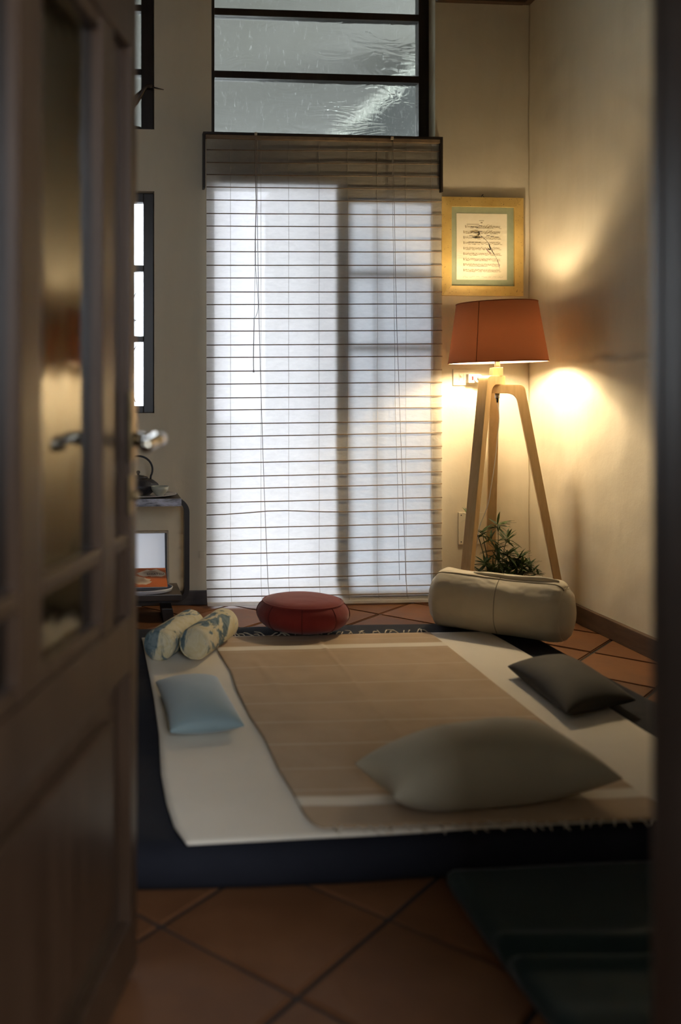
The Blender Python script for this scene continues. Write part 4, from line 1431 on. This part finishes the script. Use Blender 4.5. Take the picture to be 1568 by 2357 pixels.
# ---- bolster
def bolster():
    A = Vector((1.392, 3.690, 0)); B = Vector((1.765, 3.370, 0))
    ax = (B - A).normalized(); pr_ = Vector((-ax.y, ax.x, 0)); L = (B - A).length
    R = 0.122
    root = thing('bolster_cushion', 'fat cream canvas bolster lying across the far corner of the futon', 'bolster', ((A.x + B.x) / 2, (A.y + B.y) / 2, MZ))
    n, m_ = 48, 44
    def P(t, a):
        # t along, a round; squashed below, soft rounded ends
        s = t * L
        e = min(t, 1 - t) * L
        k = 1.0
        rr = 0.035
        if e < rr:
            k = 0.80 + 0.20 * math.sqrt(max(0, 1 - (1 - e / rr) ** 2))
        k *= 1 + 0.045 * nz(s * 1.2, math.cos(a) * .9, 4, 3.0 + math.sin(a)) + 0.014 * nz(s * 9, a * 2, 2.0, 6)
        ed = math.exp(-((e - 0.03) / 0.045) ** 2)                       # gathers running in from both ends
        k *= 1 + 0.060 * ed * nz(math.cos(a) * 6, math.sin(a) * 6, 1.0, 4.0 + round(t))
        k *= 1 - 0.035 * math.exp(-((t - 0.55) / 0.22) ** 2) * math.exp(-((a - 1.75) / 0.25) ** 2)   # slack cloth along the top
        x, z = math.cos(a) * R * 1.02 * k, math.sin(a) * R * k
        if z < -0.098: z = -0.098 + (z + .098) * .1
        c = A + ax * s
        return c + pr_ * x + Vector((0, 0, BH + 0.004 + 0.102 + z))
    bm = bmesh.new()
    rg = []
    ts = [0.5 - 0.5 * math.cos(math.pi * j / m_) for j in range(m_ + 1)]
    for t in ts:
        rg.append([bm.verts.new(P(t, 2 * math.pi * i / n)) for i in range(n)])
    for a, b in zip(rg, rg[1:]):
        for i in range(n):
            bm.faces.new((a[i], a[(i + 1) % n], b[(i + 1) % n], b[i]))
    bmesh.ops.recalc_face_normals(bm, faces=bm.faces)
    obj('side_cover', bm, M['bolster'], root, True)
    for t, sgn in ((0, -1), (1, 1)):
        bm = bmesh.new()
        rings = [[bm.verts.new(P(t, 2 * math.pi * i / n)) for i in range(n)]]
        cc = sum((v.co for v in rings[0]), Vector()) / n
        for f_, bul in ((.85, .016), (.5, .026), (.2, .030)):
            rings.append([bm.verts.new(cc + (v.co - cc) * f_ + ax * sgn * bul) for v in rings[0]])
        for a, b in zip(rings, rings[1:]):
            for i in range(n):
                bm.faces.new((a[i], a[(i + 1) % n], b[(i + 1) % n], b[i]))
        bm.faces.new(rings[-1])
        bmesh.ops.recalc_face_normals(bm, faces=bm.faces)
        obj('end_panel', bm, M['bolster'], root, True)
        tube('end_seam', [P(t, 2 * math.pi * i / n) for i in range(n + 1)], .0025, M['bolster'], root, 6)
    # seam along the top and one round the middle
    tube('long_seam', [P(t, math.radians(112)) + Vector((0, 0, .0006)) for t in ts], .0024, M['seam'], root, 6)
    tube('cross_seam', [P(0.52, 2 * math.pi * i / 40) * 1.0 for i in range(41)], .0018, M['seam'], root, 6)
    # gathered fold of cloth at the upper right
    ft = [P(0.30 + 0.66 * k / 10, math.radians(100)) + Vector((0, 0, .004)) for k in range(11)]
    tube('cloth_fold', ft, [.002, .006, .008, .008, .007, .007, .008, .009, .009, .008, .004], M['bolster'], root, 8)


bolster()


# ---- two printed neck rolls
def neck_roll(name, p0, p1, R, mat, label, BH):
    A = Vector((p0[0], p0[1], 0)); B = Vector((p1[0], p1[1], 0)); ax = (B - A).normalized(); pr_ = Vector((-ax.y, ax.x, 0)); L = (B - A).length
    root = thing(name, label, 'cushion', ((A.x + B.x) / 2, (A.y + B.y) / 2, BH), 'printed neck rolls')
    n, m_ = 36, 26
    def P(t, a):
        e = min(t, 1 - t) * L; k = 1.0
        if e < .014: k = .88 + .12 * math.sqrt(max(0, 1 - (1 - e / .014) ** 2))
        k *= 1 + .02 * nz(t * 4, a, 2.2, p0[0] * 9)
        z = math.sin(a) * R * k
        if z < -R * .93: z = -R * .93
        return A + ax * (t * L) + pr_ * math.cos(a) * R * k + Vector((0, 0, BH + 0.002 + R * .93 + z))
    bm = bmesh.new()
    ts = [0.5 - 0.5 * math.cos(math.pi * j / m_) for j in range(m_ + 1)]
    rg = [[bm.verts.new(P(t, 2 * math.pi * i / n)) for i in range(n)] for t in ts]
    for a, b in zip(rg, rg[1:]):
        for i in range(n):
            bm.faces.new((a[i], a[(i + 1) % n], b[(i + 1) % n], b[i]))
    bmesh.ops.recalc_face_normals(bm, faces=bm.faces)
    obj('roll_cover', bm, mat, root, True)
    for t, sg in ((0, -1), (1, 1)):
        bm = bmesh.new()
        rings = [[bm.verts.new(P(t, 2 * math.pi * i / n)) for i in range(n)]]
        cc = sum((v.co for v in rings[0]), Vector()) / n
        for f_, bul in ((.8, .008), (.4, .012)):
            rings.append([bm.verts.new(cc + (v.co - cc) * f_ + ax * sg * bul) for v in rings[0]])
        for a, b in zip(rings, rings[1:]):
            for i in range(n):
                bm.faces.new((a[i], a[(i + 1) % n], b[(i + 1) % n], b[i]))
        bm.faces.new(rings[-1])
        bmesh.ops.recalc_face_normals(bm, faces=bm.faces)
        obj('end_panel', bm, mat, root, True)
        tube('end_piping', [P(t, 2 * math.pi * i / n) for i in range(n + 1)], .002, mat, root, 6)


ang_ = math.atan2(0.30, 0.166)
neck_roll('neck_roll', (0.203, 3.240), (0.353, 3.535), 0.0575, print_fabric('blue_cream_print_a', 3.3, -ang_, 0.49), 'bluer of the two printed neck rolls, nearer the door', BH)
neck_roll('neck_roll', (0.325, 3.192), (0.475, 3.487), 0.0575, print_fabric('blue_cream_print_b', 8.9, -ang_, 0.56), 'creamier printed neck roll, nearer the striped throw', TH + 0.008)

# ================================================================== TEAL MAT (near right)
def teal_top(u, v):
    x = 0.735 + 0.62 * u + 0.012 * nz(v, u, 3, 2)
    y = 1.915 - 0.95 * v + 0.006 * nz(u, v, 3, 5)
    k = min(u, 1 - u) * 0.62
    z = 0.034 - 0.010 * max(0, 1 - k / .02) ** 2
    for c, a, s_ in ((0.27, .010, .018), (0.305, -.012, .012), (0.345, .012, .016), (0.50, .006, .03), (0.72, -.006, .02)):
        z += a * math.exp(-((v - c - .03 * u) / s_) ** 2)
    return Vector((x, y, z))


bm = bmesh.new()
sheet_mesh(bm, teal_top, 40, 90, 0.0325)
for v in bm.verts:
    if v.co.z < 0.02: v.co.z = max(v.co.z, 0.001)
tag(obj('teal_floor_mat', bm, M['teal'], None, True), 'creased dark teal mat on the tiles by the door jamb', 'mat')

# ================================================================== SIDE TABLE
TX1 = 0.374; TX0 = -0.16; TY0, TY1 = 4.215, 4.475
tb = thing('side_table', 'low dark wooden two tier side table with bentwood loop frame under the narrow window', 'side table', (0.1, 4.35, 0))
tzt = 0.566
tt = box('table_top', TX0, TX1, TY0 + .004, TY1, tzt - 0.036, tzt, M['table'], tb, 0.003)
e_ = box('worn_daylit_edge', TX0 + .002, TX1 - .001, TY0, TY0 + .004, tzt - 0.035, tzt - .001, M['table_edge'], tt, 0.001)
e_['label'] = 'worn painted front edge, coloured paler and bluish for the daylight on it'
box('shelf', TX0, TX1, TY0, TY1, 0.098, 0.126, M['table'], tb, 0.003)
# bent loop: rounded rectangle band in the x-z plane
lx1 = 0.420; lx0 = TX0 - 0.046; lz1 = tzt - 0.010; lz0 = 0.066; rr = 0.052; bw = 0.023
def rrect(x0, x1, z0, z1, r, k=8):
    out = []
    for cx_, cz_, a0 in ((x1 - r, z1 - r, 0), (x0 + r, z1 - r, 90), (x0 + r, z0 + r, 180), (x1 - r, z0 + r, 270)):
        for q in range(k + 1):
            a = math.radians(a0 + 90 * q / k)
            out.append((cx_ + r * math.cos(a), cz_ + r * math.sin(a)))
    return out
o_, i_ = rrect(lx0, lx1, lz0, lz1, rr + bw * .6), rrect(lx0 + bw, lx1 - bw, lz0 + bw, lz1 - bw, rr * .75)
bm = bmesh.new()
ya, yb2 = 4.315, 4.375
V = [[bm.verts.new((x, y, z)) for x, z in ring] for ring in (o_, i_) for y in (ya, yb2)]
n = len(o_)
for k in range(n):
    j = (k + 1) % n
    bm.faces.new((V[0][k], V[0][j], V[2][j], V[2][k])); bm.faces.new((V[1][k], V[3][k], V[3][j], V[1][j]))
    bm.faces.new((V[0][k], V[1][k], V[1][j], V[0][j])); bm.faces.new((V[2][k], V[2][j], V[3][j], V[3][k]))
bmesh.ops.recalc_face_normals(bm, faces=bm.faces)
obj('loop_frame', bm, M['black_metal'], tb)
for fx in (0.310, -0.14):
    bm = bmesh.new()
    add_box(bm, fx - .030, fx + .022, 4.20, 4.42, 0.0, 0.066)
    for v in bm.verts:
        if v.co.z < .01: v.co.x += .010 * (1 if fx > 0 else -1)
    bmesh.ops.recalc_face_normals(bm, faces=bm.faces); bevel_all(bm, .004)
    obj('foot', bm, M['black_metal'], tb)
box('cross_bar', TX0, 0.335, 4.33, 4.36, 0.067, 0.098, M['black_metal'], tb, .003)

# on the table: plate, teapot, bowl
pcx, pcy = 0.205, 4.335
tray = thing('round_plate', 'flat round painted plate under the teapot', 'plate', (pcx, pcy, tzt))
lathe('dish', [(0, 0.0005), (0.10, 0.0005), (0.155, 0.010), (0.156, 0.0125), (0.148, 0.011), (0.10, 0.005), (0, 0.005)], (pcx, pcy, tzt), M['plate'], tray, 64, True, 1.0, 0.84)
tx, ty, tz0 = 0.180, 4.350, tzt + 0.0055
tp_ = thing('iron_teapot', 'dark cast iron teapot with arched handle on the round plate', 'teapot', (tx, ty, tz0))


def ribs(a, z):
    return 1 + 0.010 * math.cos(34 * (a + z * 9)) * max(0, math.sin(math.pi * min(max((z - .012) / .064, 0), 1)))


lathe('body', [(0, 0), (0.055, 0), (0.062, 0.006), (0.088, 0.022), (0.098, 0.040), (0.094, 0.052), (0.070, 0.070), (0.045, 0.078), (0, 0.079)], (tx, ty, tz0), M['iron'], tp_, 136, True, 1, 1, ribs)
ld = lathe('lid', [(0, 0.079), (0.046, 0.079), (0.046, 0.083), (0.030, 0.089), (0.010, 0.092), (0, 0.092)], (tx, ty, tz0), M['iron'], tp_, 32)
lathe('knob', [(0, 0.092), (0.005, 0.092), (0.006, 0.098), (0.010, 0.104), (0.008, 0.112), (0, 0.114)], (tx, ty, tz0), M['iron'], ld, 20)
hp = []
for k in range(25):
    a = math.radians(-28 + 236 * k / 24)
    hp.append((tx + .068 * math.cos(a), ty, tz0 + .118 + .064 * math.sin(a)))
hp = [(tx + .058, ty, tz0 + .072)] + hp + [(tx - .058, ty, tz0 + .072)]
tube('arched_handle', hp, .0048, M['iron'], tp_, 10)
tube('spout', smooth_path([(tx - .085, ty, tz0 + .038), (tx - .11, ty, tz0 + .055), (tx - .128, ty, tz0 + .078)], 4), [.016] * 3 + [.012] * 3 + [.010] * 3, M['iron'], tp_, 14)
bxx, byy = oy(368, 1125, 4.25).x, 4.250
bowl = lathe('tea_bowl', [(0, 0.0), (0.016, 0.0), (0.018, 0.005), (0.031, 0.016), (0.039, 0.032), (0.0415, 0.046), (0.0395, 0.046), (0.036, 0.032), (0.028, 0.018), (0.0, 0.009)], (bxx, byy, tzt + 0.0085), M['celadon'], None, 40)
tag(bowl, 'small pale celadon bowl at the front edge of the round plate', 'bowl')

# lower shelf: oval tray, booklet, leaning frame
ocx, ocy = 0.180, 4.306
ot = thing('oval_tray', 'white enamel oval tray with blue grey inside on the lower shelf', 'tray', (ocx, ocy, 0.126))
lathe('rim', [(0, 0.0005), (0.142, 0.0005), (0.156, 0.004), (0.160, 0.017), (0.161, 0.020), (0.157, 0.020), (0.153, 0.006), (0, 0.004)], (ocx, ocy, 0.126), M['enamel'], ot, 64, True, 1.0, 0.66)
lathe('inner_floor', [(0, 0.0045), (0.150, 0.0062), (0.1555, 0.0185), (0.154, 0.0185), (0.149, 0.0072), (0, 0.0055)], (ocx, ocy, 0.126), M['enamel_in'], ot, 64, True, 1.0, 0.66)
# booklet propped on the tray
n0 = Vector((oy(386, 1346, 4.262).x, 4.262, 0.149)); b1 = oy(378, 1309, 4.405)
slope = math.atan2(b1.z - n0.z, b1.y - n0.y)
bkd = Vector((0, math.cos(slope), math.sin(slope))); bkn = Vector((0, -math.sin(slope), math.cos(slope)))
BL = (b1 - Vector((b1.x, n0.y, n0.z))).length; BWd = 0.21


def BK(a, b, d):       # a leftwards from the right edge, b up the cover, d out of it
    return n0 + Vector((-a, 0, 0)) + bkd * b + bkn * d


bk = thing('booklet', 'orange booklet titled SHIATSU propped on the oval tray', 'booklet', n0)
prism('pages', [(0.002, .001), (BWd, .001), (BWd, BL - .001), (0.002, BL - .001)], BK, 0.0, 0.004, M['page'], bk)
cov = prism('cover', [(0, 0), (BWd, 0), (BWd, BL), (0, BL)], BK, 0.004, 0.0048, M['orange'], bk)


def ginkgo(cx_, cy_, r, rot):
    pts = [(cx_, cy_)]
    for k in range(13):
        a = math.radians(rot - 62 + 124 * k / 12)
        q = r * (1 - .10 * math.exp(-((k - 6) / .9) ** 2) - .03 * (k % 2))
        pts.append((cx_ + q * math.sin(a), cy_ + q * math.cos(a)))
    bm = bmesh.new()
    bm.faces.new([bm.verts.new(BK(min(max(a, 0.004), BWd - .004), min(max(b, 0.004), BL - .004), .0051)) for a, b in pts])
    return obj('leaf_print', bm, M['cover_leaf'], cov)


for args in ((0.115, BL * .44, .052, 178), (0.122, BL * .50, .050, 190), (0.045, BL * .95, .070, 178), (0.088, BL * .92, .062, 182), (0.155, BL * .6, .06, 190)):
    ginkgo(*args)
cu = bpy.data.curves.new('title', 'FONT'); cu.body = 'SHIATSU'; cu.size = 0.021; cu.align_x = 'CENTER'; cu.extrude = 0.0002
to = bpy.data.objects.new('title', cu); COL.objects.link(to)
dg = bpy.context.evaluated_depsgraph_get()
tm = bpy.data.meshes.new_from_object(to.evaluated_get(dg))
bpy.data.objects.remove(to)
for v in tm.vertices:
    v.co = BK(0.052 - v.co.x, BL * .63 + v.co.y * .95, .0054 + v.co.z)
tm.materials.append(M['cover_ink'])
to = bpy.data.objects.new('title_lettering', tm); COL.objects.link(to); to.parent = cov
bm = bmesh.new()
uu = 0.022
while uu < 0.082:
    wd = rs.uniform(.003, .008)
    bm.faces.new([bm.verts.new(BK(a, BL * .55 + b, .0054)) for a, b in ((uu, 0), (uu + wd, 0), (uu + wd, .0022), (uu, .0022))]); uu += wd + .0016
obj('subtitle_marks', bm, M['cover_ink'], cov)

# leaning frame behind
fy0, fy1 = 4.415, 4.468
fr_ = thing('leaning_frame', 'small bronze edged frame with a pale reflection painted on its glass leaning behind the booklet', 'picture frame', (0.2, fy0, 0.1265))
fz1 = oy(386, 1221, fy1).z; fx1 = oy(388.5, 1270, 4.44).x; fx0 = fx1 - 0.24; fz0 = 0.1268
def FR(a, b, d):
    t = (b - fz0) / (fz1 - fz0)
    return Vector((a, fy0 + (fy1 - fy0) * t - d, b))
bwid = 0.016
for nm_, poly in (('frame_bar', [(fx0, fz0), (fx1, fz0), (fx1, fz0 + bwid), (fx0, fz0 + bwid)]), ('frame_bar', [(fx0, fz1 - .010), (fx1, fz1 - .010), (fx1, fz1), (fx0, fz1)]),
                  ('frame_bar', [(fx0, fz0 + bwid), (fx0 + bwid, fz0 + bwid), (fx0 + bwid, fz1 - .010), (fx0, fz1 - .010)]), ('frame_bar', [(fx1 - .010, fz0 + bwid), (fx1, fz0 + bwid), (fx1, fz1 - .010), (fx1 - .010, fz1 - .010)])):
    prism(nm_, poly, FR, -0.008, 0.014, M['frame_small'], fr_, .0015)
prism('frame_lip', [(fx1 - .018, fz0 + bwid), (fx1 - .010, fz0 + bwid), (fx1 - .010, fz1 - .010), (fx1 - .018, fz1 - .010)], FR, -.004, .008, M['frame_inner'], fr_)
prism('glass_sheet', [(fx0 + bwid, fz0 + bwid), (fx1 - .018, fz0 + bwid), (fx1 - .018, fz1 - .010), (fx0 + bwid, fz1 - .010)], FR, -.004, .002, M['glass_reflection'], fr_)

# ================================================================== CARVED BIRD on the sill of the upper window
YBI = D + 0.022
YH = D - 0.022
hd_ = oy(345, 198, YH)
bird = thing('carved_bird', 'carved dark wooden wading bird with long beak on the upper window sill', 'figurine', (hd_.x - .085, YBI, UZ0))
bc_ = Vector((hd_.x - .10, YBI, UZ0 + 0.125))
bp = smooth_path([bc_ + Vector((-.10, 0, .006)), bc_ + Vector((-.06, 0, .004)), bc_, oy(322, 218, D + .002), oy(330, 207, D - .010), oy(337, 199, D - .018), hd_ + Vector((.001, 0, 0)), oy(350, 200, YH)], 4)
rad_ = []
N_ = len(bp)
keys = [0.006, .022, .030, .015, .0085, .0085, .0115, .006]
for i in range(N_):
    f_ = i / 4; k = min(int(f_), 6); t = f_ - k
    rad_.append(keys[k] * (1 - t) + keys[k + 1] * t)
tube('body', bp, rad_, M['bird'], bird, 14)
tube('beak', [oy(349, 200, YH), oy(362, 203.0, YH - .003), oy(377, 206.5, YH - .006)], [.0042, .0030, .0016], M['bird'], bird, 8)
for s in (-.012, .012):
    tube('leg', [bc_ + Vector((0, s, -.02)), Vector((bc_.x + .004, YBI + s, UZ0 + .012))], .0032, M['bird'], bird, 8)
bm = bmesh.new(); bmesh.ops.create_uvsphere(bm, u_segments=24, v_segments=12, radius=1)
bmesh.ops.scale(bm, vec=(0.072, .028, .012), verts=bm.verts)
bmesh.ops.translate(bm, vec=(bc_.x - .008, YBI, UZ0 + .0105), verts=bm.verts)
obj('base', bm, M['bird'], bird, True)
